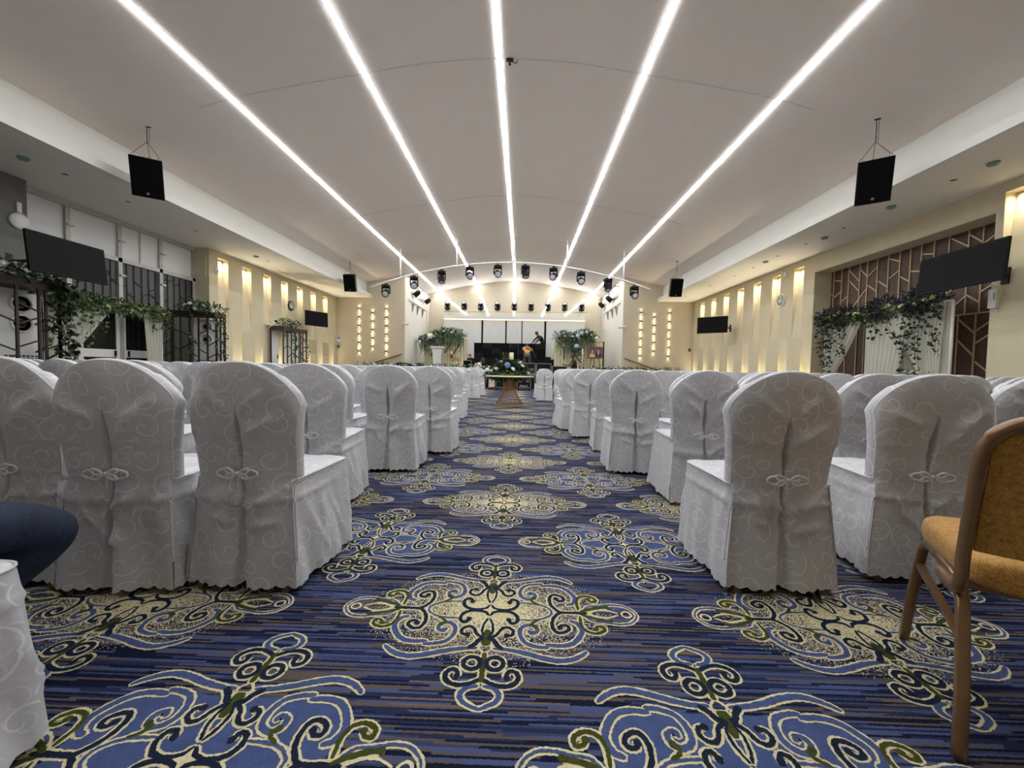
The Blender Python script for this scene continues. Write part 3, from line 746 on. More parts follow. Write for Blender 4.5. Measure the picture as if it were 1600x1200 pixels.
def add_chair(x, y, deg, label, group, var, detailed, lean=0):
    rot = (radians(lean), 0, radians(deg))
    if detailed:
        if var not in protos:
            t = thing('banquet_chair', label, 'chair', (x, y, 0), 0, group)
            a, b, k, L = VAR[var]
            obj('backrest_cover', a, None, t); obj('seat_cover', b, None, t); obj('frog_knot', k, None, t)
            for l in L: obj('leg', l, None, t)
            protos[var] = t
        else:
            t = copy_tree(protos[var]); tag(t, label, 'chair', group)
        t.location = (x, y, 0); t.rotation_euler = rot
    else:
        t = bpy.data.objects.new('banquet_chair', FAR[var]); C.objects.link(t); t.location = (x, y, 0); t.rotation_euler = rot
        tag(t, label, 'chair', group)
    return t
LROWS = [(-1.10, 1.57), (-1.37, 2.50), (-1.17, 3.46), (-.99, 4.28), (-1.22, 5.25), (-1.29, 6.22), (-1.29, 7.15), (-1.44, 8.1), (-1.55, 9.05), (-1.66, 10.0), (-1.80, 10.95), (-1.50, 11.88), (-1.46, 13.2)]
RROWS = [(1.08, 1.70), (1.30, 2.78), (1.05, 3.54), (1.08, 4.53), (.96, 5.40), (.86, 6.10), (.92, 7.1), (1.0, 8.1), (1.10, 9.1), (1.16, 10.3), (.68, 11.47), (.70, 12.4)]
NEAR = {(-1, 0): [(-1.15, 1.57, -2), (-1.635, 1.52, 3), (-2.13, 1.56, -5), (-2.66, 1.50, 2), (-3.2, 1.55, 0)],
        (1, 0): [(1.13, 1.67, 1), (1.85, 1.79, -7), (2.50, 1.72, 3), (3.05, 1.70, -3), (3.6, 1.74, 2)],
        (-1, 1): [(-1.37, 2.47, 4), (-1.93, 2.50, -3), (-2.47, 2.46, 2)],
        (1, 1): [(1.30, 2.77, -2), (1.88, 2.74, 3), (2.42, 2.72, -4)]}
SKIP = set()
rc = random.Random(11)
for s, rows, side in ((-1, LROWS, 'left'), (1, RROWS, 'right')):
    lim = 8.05 if s < 0 else 7.15
    for r, (x0, y0) in enumerate(rows):
        near = NEAR.get((s, r), []); x = x0; c = 0
        while abs(x) < lim and c < 13:
            if c < len(near): px, py, dg = near[c]; x = px
            else: px, py, dg = x, y0+rc.uniform(-.05, .05), rc.uniform(-7, 7)
            jl = rc.uniform(-1.2, .6); v = rc.randrange(5)
            inview = abs(px-.02*py)/max(py, .01) < 1.40
            if inview and (s, r, c) not in SKIP:
                if c == 0: lab = 'white damask covered chair on the %s edge of the aisle, %s row' % (side, ORDW[r+1])
                else: lab = 'white damask covered chair, %s from the aisle in the %s row, %s block' % (ORDW[c+1], ORDW[r+1], side)
                add_chair(px, py, dg, lab, 'covered chairs %s of the aisle' % side, v if not (r == 0 and c < 2) else (0 if c == 0 else 1), y0 < 5.0 and abs(px) < 4.5, jl)
            x += s*rc.uniform(.535, .585); c += 1
# the two nearest covered chairs at the lower left (one is sat on)
add_chair(-1.40, .40, -2, 'white damask covered chair cut off at the lower left corner beside the jeans', 'covered chairs left of the aisle', 1, True)
add_chair(-1.92, .46, 2, 'white damask covered chair under the seated person in jeans', 'covered chairs left of the aisle', 2, True)

# ---------------------------------------------------------------- bare gold banquet chair at the right edge
def gold_chair(loc, deg):
    t = thing('banquet_chair', 'gold upholstered banquet chair with bronze tube frame, uncovered, at right edge', 'chair', loc, radians(deg))
    SH = .46; w = .205
    m = MB(); rows = []     # cushion: rounded block, crowned
    def ring(f, z, n=28):
        out = []
        for k in range(n):
            a = 2*pi*k/n; ca, sa = cos(a), sin(a); e = .38
            x = (abs(ca)**e)*(1 if ca > 0 else -1)*(w+.008)*f; y = .23+(abs(sa)**e)*(1 if sa > 0 else -1)*.222*f
            out.append((x*(1+.06*(y-.23)/.2), y, z))
        return out
    R = [ring(f, z) for f, z in ((.90, .395), (.985, .402), (1, .42), (1, .445), (.985, .462), (.93, .474), (.6, .482), (.05, .484))]
    ix = m.grid(R, 0, True, cu=True); m.face(ix[0][::-1]); m.face(ix[-1], 0, True)
    obj('seat_cushion', m, M['goldfab'], t)
    up = lambda z: .02-.105*max(0, (z-.44)/.43)**1.15   # backrest lean
    # back frame: one bent tube, up one side, over the rounded top and down the other, hooking under the seat
    pts = []
    side = [(w+.012, .17, .372), (w+.013, .10, .372), (w+.013, .045, .385), (w+.013, .018, .42)]+[(w+.013, up(z), z) for z in (.47, .55, .65, .74)]
    arc = [(w+.005, up(.79), .79), (w-.018, up(.825), .825), (w-.06, up(.848), .848), (w-.12, up(.858), .858)]
    half = side+arc; pts = half+[(0, up(.862), .862)]+[(-x, y, z) for x, y, z in reversed(half)]
    m = MB(); sp = smooth_poly(pts, 5)
    rows = []
    for k, p in enumerate(sp):
        a, b = sp[max(k-1, 0)], sp[min(k+1, len(sp)-1)]; tt = (b-a).normalized(); sd = tt.cross(Vector((0, 1, 0.12))).normalized(); dp = sd.cross(tt).normalized()
        hw, hd = .0135, .020
        if p.z > .8: hw = .017
        rows.append([p+sd*hw*cos(q*pi/5)*1.05+dp*hd*sin(q*pi/5) for q in range(10)])
    ix = m.grid(rows, 0, True, cu=True); m.face(ix[0][::-1]); m.face(ix[-1])
    obj('back_frame', m, M['bronze'], t)
    m = MB(); fr = []; bk = []
    for i in range(15):
        z = .50+.345*i/14; ww = w-.004 if z < .79 else (w-.004)*sqrt(max(0, 1-((z-.79)/.062)**2))*.98+.002
        fr.append([(ww*(j/8*2-1), up(z)+.028*(1-(j/8*2-1)**4)*(1-(i/7-1)**6)+.006, z) for j in range(9)])
        bk.append([(ww*(j/8*2-1), up(z)-.014*(1-(j/8*2-1)**4)-.002, z) for j in range(9)][::-1])
    m.grid(fr[::-1], 0); m.grid(bk[::-1], 0)
    m.poly([fr[0][0], fr[0][8], bk[0][0], bk[0][8]])
    obj('backrest_panel', m, M['goldfab'], t)
    # side frames: an inverted U of square tube on each side, with a short brace
    for s in (-1, 1):
        x = s*(w-.005)
        L = [(x+s*.028, -.10, 0), (x+s*.018, -.045, .16), (x+s*.010, .01, .30)]
        m = MB()
        front = [(x+s*.030, .455, 0), (x+s*.022, .43, .16), (x+s*.010, .395, .345), (x+s*.006, .378, .375), (x, .34, .389), (x, .25, .390)]
        rear = [(x+s*.030, -.085, 0), (x+s*.022, -.05, .14), (x+s*.012, .005, .27), (x+s*.008, .03, .325), (x+s*.004, .06, .360), (x, .11, .385), (x, .25, .390)]
        for nm, pl in (('front_leg', front), ('rear_leg', rear)):
            mm = MB(); spn = smooth_poly(pl, 4); rws = []
            for k, p in enumerate(spn):
                a, b = spn[max(k-1, 0)], spn[min(k+1, len(spn)-1)]; tt = (b-a).normalized(); sd = Vector((1, 0, 0)); dp = tt.cross(sd).normalized(); sd = dp.cross(tt)
                rws.append([p+sd*u*.0125+dp*v*.0125 for u, v in ((-.8, -1), (.8, -1), (1, -.8), (1, .8), (.8, 1), (-.8, 1), (-1, .8), (-1, -.8))])
            ix = mm.grid(rws, 0, True, cu=True); mm.face(ix[0][::-1]); mm.face(ix[-1]); obj(nm, mm, M['bronze'], t)
        mm = MB(); mm.beam((x+s*.012, .405, .30), (x+s*.014, .0, .265), .018, .018, 0); obj('side_brace', mm, M['bronze'], t)
    m = MB(); m.beam((-w, .36, .385), (w, .36, .385), .02); m.beam((-w, .08, .385), (w, .08, .385), .02); obj('seat_rail', m, M['bronze'], t)
    return t
gold_chair((1.345, .915, 0), -33)
# ---------------------------------------------------------------- hanging loudspeakers
def loudspeaker(x, y, z, deg, label, ztop, detail):
    t = thing('hanging_loudspeaker', label, 'loudspeaker', (x, y, z), radians(deg), 'loudspeakers hung from the vault', rot=(radians(17), 0, radians(deg)))
    W, D, Hh = .225, .20, .33
    m = MB(); pl = [(-W, -D), (W, -D), (W*.72, D), (-W*.72, D)]   # trapezoid plan, front at -Y
    rows = [[(px, py, zz) for px, py in pl] for zz in (-Hh, Hh)]
    ix = m.grid(rows, 0, False, cu=True); m.face(ix[0][::-1]); m.face(ix[1]); obj('cabinet', m, M['blackmetal'], t)
    m = MB(); m.box((-W+.012, -D-.012, -Hh+.012), (W-.012, -D+.002, Hh-.012), 0, .008); obj('grille', m, M['grille'], t)
    m = MB(); m.box((-.02, -D-.018, -Hh+.05), (.02, -D-.011, -Hh+.085), 0, .004); obj('badge', m, M['steel'], t)
    for px, py in ((-W*.8, -D*.6), (W*.8, -D*.6), (0, D*.7)):
        m = MB(); m.tube([(px+.022*cos(a*pi/4), py, Hh+.02+.022*sin(a*pi/4)) for a in range(8)], .006, 5, closed=True); obj('shackle', m, M['steel'], t)
    top = ztop-z
    m = MB(); ap = (0, .04, Hh+.28)
    for px, py in ((-W*.8, -D*.6), (W*.8, -D*.6), (0, D*.7)): m.tube([(px, py, Hh+.04), ap], .004, 5)
    # chain up to the vault hangs plumb in the world although the box is tilted
    k = radians(17); dz = top-(ap[1]*sin(k)+ap[2]*cos(k)); e = (0, ap[1]+sin(k)*dz, ap[2]+cos(k)*dz)
    m.tube([ap, e], .006, 5); m.tube([(ap[0]+.03, ap[1], ap[2]), (e[0]+.03, e[1], e[2])], .003, 5); m.beam((e[0]-.03, e[1], e[2]-.01), (e[0]+.05, e[1], e[2]-.01), .03, .02)
    obj('suspension_chain', m, M['blackmetal'], t)
loudspeaker(-6.84, 7.15, 4.28, 33, 'large black loudspeaker hung from the vault on the left, nearest the camera', 5.15, 1)
loudspeaker(5.75, 6.80, 4.14, -32, 'large black loudspeaker hung from the vault on the right, nearest the camera', 5.10, 1)
loudspeaker(-6.92, 15.8, 4.27, 6, 'small looking black loudspeaker hung far off on the left near the stage', 5.15, 0)
loudspeaker(5.83, 15.4, 4.17, -4, 'small looking black loudspeaker hung far off on the right near the stage', 5.13, 0)

# ---------------------------------------------------------------- televisions on wall arms
def television(c, deg, tilt, label, wall, w=1.16, h=.67, roll=0):
    t = thing('wall_television', label, 'television', c, 0, 'wall televisions', rot=(radians(tilt), radians(roll), radians(deg)))
    m = MB(); m.box((-w/2, -.02, -h/2), (w/2, .03, h/2), 0, .012); m.box((-w*.32, .03, -h*.36), (w*.32, .065, h*.3), 0, .02); obj('casing', m, M['black'], t)
    m = MB(); m.box((-w/2+.022, -.0235, -h/2+.03), (w/2-.022, -.019, h/2-.022)); obj('screen', m, M['blackgloss'], t)
    inv = (Matrix.Translation(Vector(c)) @ t.rotation_euler.to_matrix().to_4x4()).inverted()
    p = inv @ Vector(wall); m = MB(); m.beam((0, .06, 0), p, .05, .04); m.beam(p+Vector((0, 0, -.14)), p+Vector((0, 0, .14)), .10, .03); obj('wall_arm', m, M['blackmetal'], t)
television((-7.6, 6.48, 2.64), 90, -6, 'wide black television on the left in front of the window wall', (-9.2, 6.9, 2.7), 1.14, .64)
television((7.37, 6.92, 2.77), -93, -4, 'wide black television on the right by the timber wall recess', (8.13, 6.9, 2.66), 1.40, .66)
television((-8.42, 16.0, 2.83), 62, -2, 'small looking black television far along the left niche wall', (-9.06, 16.4, 2.80), 1.0, .60)
television((7.2, 15.2, 2.74), -38, -2, 'small looking black television on an arm far along the right niche wall', (8.13, 15.63, 2.67), 1.06, .62)

# ---------------------------------------------------------------- arched pipe with moving-head lights
def pz(x): return 5.10-.0335*(x+.46)**2
t = thing('arched_lighting_pipe', 'white arched pipe hung across the hall carrying ten black stage lights', 'lighting pipe', (0, 15.6, 0))
m = MB(); m.tube([(x, 0, pz(x)) for x in [-6.05+11.15*k/40 for k in range(41)]], .03, 8); obj('curved_pipe', m, M['white'], t)
for x in (-4.85, -2.62, -.39, 1.69, 3.9):
    m = MB(); m.tube([(x, 0, pz(x)), (x, 0, pz(x)+.85)], .03, 8); m.tube([(x, 0, pz(x)+.85), (x, 0, zc(x-XC)-.005)], .012, 6); obj('drop_rod', m, M['white'], t)
def moving_head(x, y, z, up, pan, tilt, label, group):
    t = thing('moving_head_light', label, 'stage light', (x, y, z), pan, group); s = -1 if not up else 1
    m = MB(); m.box((-.15, -.11, s*.05), (.15, .11, s*.15), 0, .02); obj('base', m, M['black'], t)
    m = MB(); m.tube([(0, 0, 0), (0, 0, s*.05)], .03, 8); m.tube([(.045*cos(a*pi/5), 0, .0+.045*sin(a*pi/5)) for a in range(10)], .012, 6, closed=True); obj('clamp', m, M['blackmetal'], t)
    m = MB()
    for q in (-1, 1): m.box((q*.165, -.05, s*.15), (q*.125, .05, s*.40), 0, .012)
    m.box((-.165, -.05, s*.15), (.165, .05, s*.185)); obj('yoke', m, M['black'], t)
    R = Matrix.Rotation(tilt, 3, 'X'); ctr = Vector((0, 0, s*.36))
    def put(mb): mb.v = [tuple(R @ Vector(v)+ctr) for v in mb.v]; return mb
    m = MB(); m.lathe([(.06, -.17), (.10, -.15), (.118, -.06), (.118, .05), (.135, .09), (.135, .15), (.122, .155), (.118, .13), (.05, .13)], 16, 0); 
    hd = obj('lamp_head', put(m), M['black'], t)
    m = MB(); m.lathe([(.116, .135), (.10, .15), (.05, .158), (.004, .16)], 16, 0); obj('lens', put(m), M['lens'], hd)
NTH = ['first', 'second', 'third', 'fourth', 'fifth', 'sixth', 'seventh', 'eighth', 'ninth', 'tenth']
rh = random.Random(5)
for k, x in enumerate((-5.43, -4.31, -3.22, -2.11, -1.01, .075, 1.18, 2.25, 3.3, 4.33)):
    dk = k in (2, 5, 8)
    moving_head(x, 15.6, pz(x)-.06, False, rh.uniform(-.35, .35), (2.1 if not dk else 2.85), 'black moving head stage light under the arched pipe, %s from the left' % NTH[k], 'stage lights under the arched pipe')
t = thing('light_rail', 'thin horizontal rail above the stage backdrop carrying nine black lights', 'light rail', (0, 23.55, 0))
m = MB(); m.tube([(-4.68, 0, 4.28), (3.8, 0, 4.33)], .022, 6); obj('rail', m, M['steel'], t)
for x in (-4.4, -2.4, -.45, 1.55, 3.4):
    m = MB(); m.tube([(x, 0, 3.99), (x, 0, 4.3)], .014, 6); obj('post', m, M['steel'], t)
for k in range(9):
    x = -4.49+7.97*k/8; moving_head(x, 23.55, 4.33+.005*k, True, rh.uniform(-.2, .2), pi/2-.85, 'black moving head stage light standing on the rear rail, %s from the left' % NTH[k], 'stage lights on the rear rail')
# par lights on brackets along the stage side walls
for x, s, w, Y in ((SL, 1, 'left', (20.4, 22.7)), (SR, -1, 'right', (21.2, 23.2))):
    t = thing('track_rail', 'thin dark track rail high along the %s stage side wall' % w, 'rail', (x+s*.25, 0, 5.13)); m = MB(); m.tube([(0, 19.7, 0), (0, 23.9, 0)], .015, 6); obj('rail', m, M['blackmetal'], t)
    for y in (19.9, 21.8, 23.8):
        m = MB(); m.tube([(0, y, 0), (-s*.25, y, 0)], .012, 5); obj('bracket', m, M['blackmetal'], t)
    for k, y in enumerate(Y):
        t = thing('par_light', 'black par light hung on the %s stage side wall, %s one' % (w, ('nearer', 'farther')[k]), 'stage light', (x+s*.25, y, 5.13), group='par lights on the stage side walls')
        m = MB(); m.tube([(0, 0, 0), (0, 0, -.06)], .02, 6); m.tube([(.0, -.15, -.34), (0, -.15, -.1), (0, 0, -.06), (0, .15, -.1), (0, .15, -.34)], .012, 6); obj('yoke', m, M['blackmetal'], t)
        m = MB(); R = Matrix.Rotation(s*.9, 3, 'Y'); m.lathe([(.05, -.16), (.11, -.10), (.13, .02), (.13, .2)], 14, 0); m.v = [tuple(R @ Vector((v[0], v[1], -v[2]))+Vector((0, 0, -.38))) for v in m.v]; cn = obj('can', m, M['black'], t)
        m = MB(); m.beam((-.02, -.13, -.05), (-s*.23, -.13, -.03), .05, .012); obj('barn_door', m, M['blackmetal'], t)
    for k, y in enumerate((20.3, 21.25, 22.3)):
        t = thing('wall_sconce', 'grey V-shaped sconce on the %s stage side wall, %s from the camera' % (w, NTH[k]), 'wall light', (x, y, 3.95), group='V-shaped sconces beside the stage')
        m = MB()
        rows = [[(s*.005, -.16, .22), (s*.14, 0, .26), (s*.005, .16, .22)], [(s*.005, -.015, -.22), (s*.02, 0, -.22), (s*.005, .015, -.22)]]
        m.grid(rows, 0, False); m.poly([(s*.005, -.16, .22), (s*.14, 0, .26), (s*.005, .16, .22)]); obj('shade', m, M['steel'], t)
    t = thing('security_camera', 'small white security camera on the %s corner of the stage opening' % w, 'camera', (x, YF-.02, 3.03))
    m = MB(); m.box((-s*.06-.04, -.04, -.05), (-s*.06+.04, .02, .05), 0, .01); m.tube([(-s*.06, -.04, 0), (-s*.06, -.12, -.02), (s*.03, -.16, -.04)], .015, 6); obj('mount', m, M['whiteplastic'], t)
    m = MB(); m.tube([(s*.0, -.16, -.02), (s*.22, -.20, -.07)], .045, 10); b = obj('camera_body', m, M['whiteplastic'], t)
    m = MB(); m.tube([(s*.22, -.20, -.07), (s*.235, -.203, -.073)], .036, 10); obj('camera_lens', m, M['black'], b)

# ---------------------------------------------------------------- up-down sconces on the front wall
def sconce_col(x, zs, side, colname):
    for k, z in enumerate(zs):
        m = MB(); m.box((-.05, -.09, -.035), (.05, 0, .035), 0, .008)
        for q in (-1, 1): m.box((-.036, -.075, q*.034), (.036, -.012, q*.037), 1)
        o = obj('wall_sconce', m, [M['black'], M['lamp']], None, (x, YF, z))
        tag(o, 'small black up-down wall light, %s from the top of the %s column, %s of stage' % (NTH[k], colname, side), 'wall light', 'up-down wall lights %s of the stage' % side)
        for q in (-1, 1): spot('sconce_beam', (x, YF-.055, z+q*.042), (x, YF-.035, z+q*.5), 1.3, 92, (1, .87, .64), .35, .006)
c6 = [3.705-.408*k for k in range(6)]; c5 = [3.505-.402*k for k in range(5)]
for x, zs, nm in ((-7.905, c6, 'outer'), (-7.247, c5, 'middle'), (-6.575, c6, 'inner')): sconce_col(x, zs, 'left', nm)
for x, zs, nm in ((5.64, c6, 'inner'), (6.267, c5, 'middle'), (6.975, c6, 'outer')): sconce_col(x, zs, 'right', nm)
# stair handrails
for pts, w in (([(-7.25, 18.9, 1.06), (-5.8, 18.9, 1.55)], 'left'), ([(4.88, 18.9, 1.53), (6.45, 18.9, .99)], 'right')):
    t = thing('handrail', 'dark sloping handrail on the wall %s of the stage' % w, 'handrail', (0, 0, 0)); m = MB(); m.tube(pts, .028, 8); obj('rail', m, M['woodleg'], t)
    for f in (.15, .8):
        p = Vector(pts[0]).lerp(Vector(pts[1]), f); m = MB(); m.tube([p, p+Vector((0, .03, -.05)), p+Vector((0, .1, -.05))], .012, 6); obj('bracket', m, M['blackmetal'], t)

# ---------------------------------------------------------------- small ceiling fittings
for pts, w in (([(-8.16, 6.93), (-8.2, 8.08), (-8.21, 9.78), (-8.22, 12.59), (-8.24, 13.74), (-8.25, 15.45), (-8.24, 15.92), (-8.21, 18.1)], 'left'), ([(7.19, 6.92), (7.18, 9.17), (7.16, 10.31), (7.14, 11.39), (7.2, 12.65), (7.21, 13.76), (7.17, 15.43), (7.2, 17.72)], 'right')):
    for k, (x, y) in enumerate(pts):
        t = thing('recessed_downlight', 'small recessed downlight in the %s soffit, %s from the camera' % (w, NTH[k]), 'ceiling light', (x, y, 4.25), group='downlights in the %s soffit' % w)
        m = MB(); m.lathe([(.062, 0), (.062, -.006), (.045, -.008), (.042, -.002)], 16, 0, caps=False); obj('trim_ring', m, M['whiteplastic'], t)
        m = MB(); m.lathe([(.042, -.003), (.002, -.002)], 16, 0); obj('lamp', m, M['black'], t)
for k, (x, y, w) in enumerate(((-8.21, 6.38, 'left'), (7.19, 6.36, 'right'), (-8.2, 12.01, 'left'), (7.16, 8.0, 'right'), (7.25, 9.82, 'right'), (7.15, 11.95, 'right'))):
    m = MB(); m.lathe([(.075, 0), (.075, -.02), (.055, -.045), (.004, -.05)], 16, 0)
    o = obj('smoke_detector', m, mottled('grey_green_plastic', srgb(118, 150, 132), srgb(134, 164, 146), 8, .5) if k == 0 else bpy.data.materials['grey_green_plastic'], None, (x, y, 4.25))
    tag(o, 'round grey-green detector on the %s soffit, %s' % (w, ('near the grey pillar', 'nearest the camera', 'above the first lit niche', 'second from the camera', 'third from the camera', 'fourth from the camera')[k]), 'detector', 'detectors on the soffits')
t = thing('ceiling_hook', 'small black hook plate on the middle of the vault', 'hook', (-.30, 6.9, zc(.15)))
m = MB(); m.box((-.06, -.02, -.04), (.06, .02, .0)); m.box((-.02, -.02, -.10), (.02, .02, -.03)); obj('plate', m, M['blackmetal'], t)
m = MB(); m.tube([(.03, 0, -.05), (.10, 0, -.08), (.13, 0, -.03)], .008, 6); obj('hook_arm', m, M['blackmetal'], t)
def clock(loc, ax, lab, r=.15, n=8):
    t = thing('wall_clock', lab, 'clock', loc); m = MB(); m.lathe([(r, 0), (r, .04), (r*.88, .055), (r*.86, .045)], n, 0, axis='x', sm=False); m.v = [(v[0]*ax, v[1], v[2]) for v in m.v]; obj('rim', m, M['blackmetal'] if n > 8 else M['whiteplastic'], t)
    m = MB(); m.lathe([(r*.87, .046), (.002, .047)], n, 0, axis='x'); m.v = [(v[0]*ax, v[1], v[2]) for v in m.v]; obj('dial', m, M['white'], t)
    for a, l in ((.9, .5), (2.4, .7)):
        m = MB(); m.beam((.052*ax, 0, 0), (.052*ax, r*l*cos(a), r*l*sin(a)), .012, .006); obj('hand', m, M['black'], t)
clock((XR, 12.66, 3.25), -1, 'white eight-sided wall clock between niches on the right wall', .2)
clock((XL, 15.25, 3.23), 1, 'round dark-rimmed wall clock between niches on the left wall', .19, 20)
t = thing('wall_disc', 'round white disc fitting on the grey pillar at far left', 'fitting', (-9.2, 7.05, 3.46)); m = MB(); m.lathe([(.15, 0), (.15, .03), (.13, .055), (.06, .065), (.002, .066)], 24, 0, axis='x'); obj('cover', m, M['whiteplastic'], t); m = MB(); m.box((0, -.035, .16), (.03, .035, .34), 0, .006); obj('mount', m, M['whiteplastic'], t)
m = MB(); m.box((0, -.06, -.07), (.04, .06, .07), 0, .01); m.lathe([(.028, .04), (.02, .05), (.002, .052)], 10, 1, axis='x'); tag(obj('alarm_sounder', m, [M['whiteplastic'], M['steel']], None, (XL, 11.5, 3.66)), 'small white alarm sounder high beside the first left niche', 'alarm')
m = MB(); m.box((-.04, -.06, -.07), (0, .06, .07), 0, .01); m.box((-.045, -.02, -.05), (-.04, .02, -.01), 1); tag(obj('alarm_sounder', m, [M['whiteplastic'], M['steel']], None, (XR, 12.52, 4.0)), 'small white alarm box high beside the second right niche', 'alarm')
# cabinet, panels and switches on the left wall
t = thing('electrical_cabinet', 'tall pale electrical cabinet with a dark slot on the left niche wall', 'cabinet', (XL, 14.1, .2)); m = MB(); m.box((0, -.22, 0), (.10, .22, 2.05), 0, .01); obj('body', m, M['alu'], t)
m = MB(); m.box((.10, -.2, .05), (.112, .2, 2.0)); dr = obj('door', m, M['whiteplastic'], t); m = MB(); m.box((.112, .12, .95), (.125, .15, 1.1)); obj('handle', m, M['black'], dr)
t = thing('wall_shelf', 'small white shelf high on the left niche wall holding a dome camera', 'shelf', (XL, 14.0, 2.33)); m = MB(); m.box((0, -.28, 0), (.28, .28, .03)); obj('board', m, M['white'], t)
for y in (-.18, .18):
    m = MB(); m.beam((0, y, -.15), (.2, y, 0), .02); obj('bracket', m, M['white'], t)
t = thing('dome_camera', 'white dome camera standing on the small white shelf', 'camera', (XL+.14, 14.1, 2.36)); m = MB(); m.lathe([(.08, 0), (.08, .09), (.06, .12)], 14, 0); obj('housing', m, M['whiteplastic'], t); m = MB(); m.ball((.03, -.03, .13), .055, 12, 8); obj('dome', m, M['blackgloss'], t)
for k, (y, zz, lab) in enumerate(((16.9, 1.72, 'square beige access panel low on the left wall, nearer one'), (18.0, 1.68, 'square beige access panel low on the left wall, farther one'))):
    m = MB(); m.box((0, -.28, -.3), (.012, .28, .3), 0, .006); m.box((.012, .2, -.02), (.02, .24, .02), 0); tag(obj('access_panel', m, mottled('panel_beige%d' % k, srgb(186, 170, 130), srgb(196, 180, 142), 6, .6), None, (XL, y, zz)), lab, 'panel', 'access panels on the left wall')
m = MB(); m.box((-.09, -.012, -.13), (.09, 0, .13), 0, .004); m.box((-.07, -.014, -.03), (.07, -.011, .11), 1); tag(obj('notice_board', m, [M['whiteplastic'], mottled('notice_blue', srgb(120, 140, 180), srgb(150, 166, 196), 9, .5)], None, (-8.92, YF, 2.24)), 'small pale blue notice on the front wall by the left corner', 'sign')
m = MB(); m.box((-.06, -.04, -.09), (.06, 0, .09), 0, .01); m.box((-.03, -.045, -.02), (.03, -.04, .05), 1); tag(obj('intercom_box', m, [M['steel'], M['black']], None, (-8.92, YF, 1.86)), 'small grey intercom box under the pale blue notice', 'intercom')
m = MB(); m.box((-.05, -.03, -.07), (.05, 0, .07), 0, .006); m.box((-.012, -.036, -.03), (.012, -.03, .03), 1); tag(obj('wall_switch', m, [M['blackmetal'], M['steel']], None, (7.98, YF, 1.98)), 'small dark switch on the front wall by the right corner', 'switch')
m = MB(); m.box((-.05, -.06, -.16), (0, .06, .16), 0, .008); m.box((-.06, -.03, -.02), (-.05, .03, .1), 1); tag(obj('wall_box', m, [M['whiteplastic'], M['steel']], None, (XR, 7.04, 2.30)), 'small white socket box beneath the right television arm', 'socket')

# ---------------------------------------------------------------- lattice screens round air conditioners
def lattice_box(loc, deg, w, d, h, label, flowers, seed, n=6):
    r = random.Random(seed); t = thing('lattice_screen', label, 'screen', loc, radians(deg), 'dark lattice screens along the left wall')
    m = MB(); m.box((-w/2-.03, -d/2-.03, h-.13), (w/2+.03, d/2+.03, h)); obj('top_slab', m, M['brownlat'], t)
    for nm, (ax, L, off) in {'front_lattice': (0, w, -d/2), 'side_lattice': (1, d, w/2)}.items():
        k = n if ax == 0 else max(2, int(round(n*d/w)))
        P = lambda u, z: (u-L/2, off, z) if ax == 0 else (off, u-L/2, z)
        m = MB(); us = [L*i/k for i in range(k+1)]
        for u in us: m.beam(P(u, 0), P(u, h-.1), .035, .03, 0)
        for a, b in zip(us, us[1:]):
            sg = 1 if r.random() < .5 else -1; z = r.uniform(.1, .45)
            while z < h-.35:
                m.beam(P(a, z), P(b, z+sg*.13), .022, .022, 0); sg = -sg if r.random() < .55 else sg; z += r.uniform(.30, .5)
        obj(nm, m, M['brownlat'], t)
    for x, y in ((-w/2, d/2), (w/2, d/2)):
        m = MB(); m.beam((x, y, 0), (x, y, h-.1), .045, .045); obj('corner_post', m, M['brownlat'], t)
    return t
def ivy(name, parent, paths, rng, size=.05, dens=26, mat='leaf_dark', off=.02):
    m = MB()
    for p in paths:
        sp = smooth_poly(p, 6); m.tube(sp, .004, 4, 1)
        L = sum((b-a).length for a, b in zip(sp, sp[1:])); n = max(3, int(L*dens))
        for k in range(n):
            q = sp[min(len(sp)-1, int(rng.random()*len(sp)))]
            d = Vector((rng.uniform(-1, 1), rng.uniform(-1, 1), rng.uniform(-1.2, .3)))
            m.leaf(q+Vector((rng.uniform(-off, off), rng.uniform(-off, off), rng.uniform(-.03, .03))), d, size, size*.85, rng, 0)
    return obj(name, m, [M[mat], M['bark']], parent)
def foliage(name, parent, spine, rad, count, rng, mats=('leaf', 'leaf_dark'), size=.075, slim=.4, drop=0, sc=(1, 1, .8)):
    m = MB(); sp = [Vector(p) for p in spine]
    for k in range(count):
        i = rng.randrange(len(sp)-1) if len(sp) > 1 else 0
        c = sp[i].lerp(sp[i+1], rng.random()) if len(sp) > 1 else sp[0]
        while True:
            d = Vector((rng.uniform(-1, 1), rng.uniform(-1, 1), rng.uniform(-1, 1)))
            if .05 < d.length < 1: break
        q = Vector((d.x*sc[0], d.y*sc[1], d.z*sc[2]))*rad
        m.leaf(c+q*.9, d+Vector((rng.uniform(-.4, .4), rng.uniform(-.4, .4), rng.uniform(-.4, .4)-drop)), size, size*slim, rng, rng.randrange(len(mats)))
    return obj(name, m, [M[k] for k in mats], parent)
def bloom(m, c, r, rng, mi=0, petals=9):
    """an open flower: rings of cupped petals round a heart"""
    m.ball(c, r*.45, 7, 5, mi)
    for ring, (k, el, L) in enumerate(((petals, .25, 1.0), (petals-2, .75, .8))):
        for i in range(k):
            a = 2*pi*i/k+ring*.4; d = Vector((cos(a)*cos(el), sin(a)*cos(el), sin(el))); s = Vector((-sin(a), cos(a), 0)); n = d.cross(s)
            c0 = Vector(c)+d*r*.2; mid = Vector(c)+d*r*.7*L; tip = Vector(c)+d*r*L-n*r*.22
            ix = [m.vert(p) for p in (c0, mid+s*r*.36, tip, mid-s*r*.36)]; m.face(ix, mi, True)
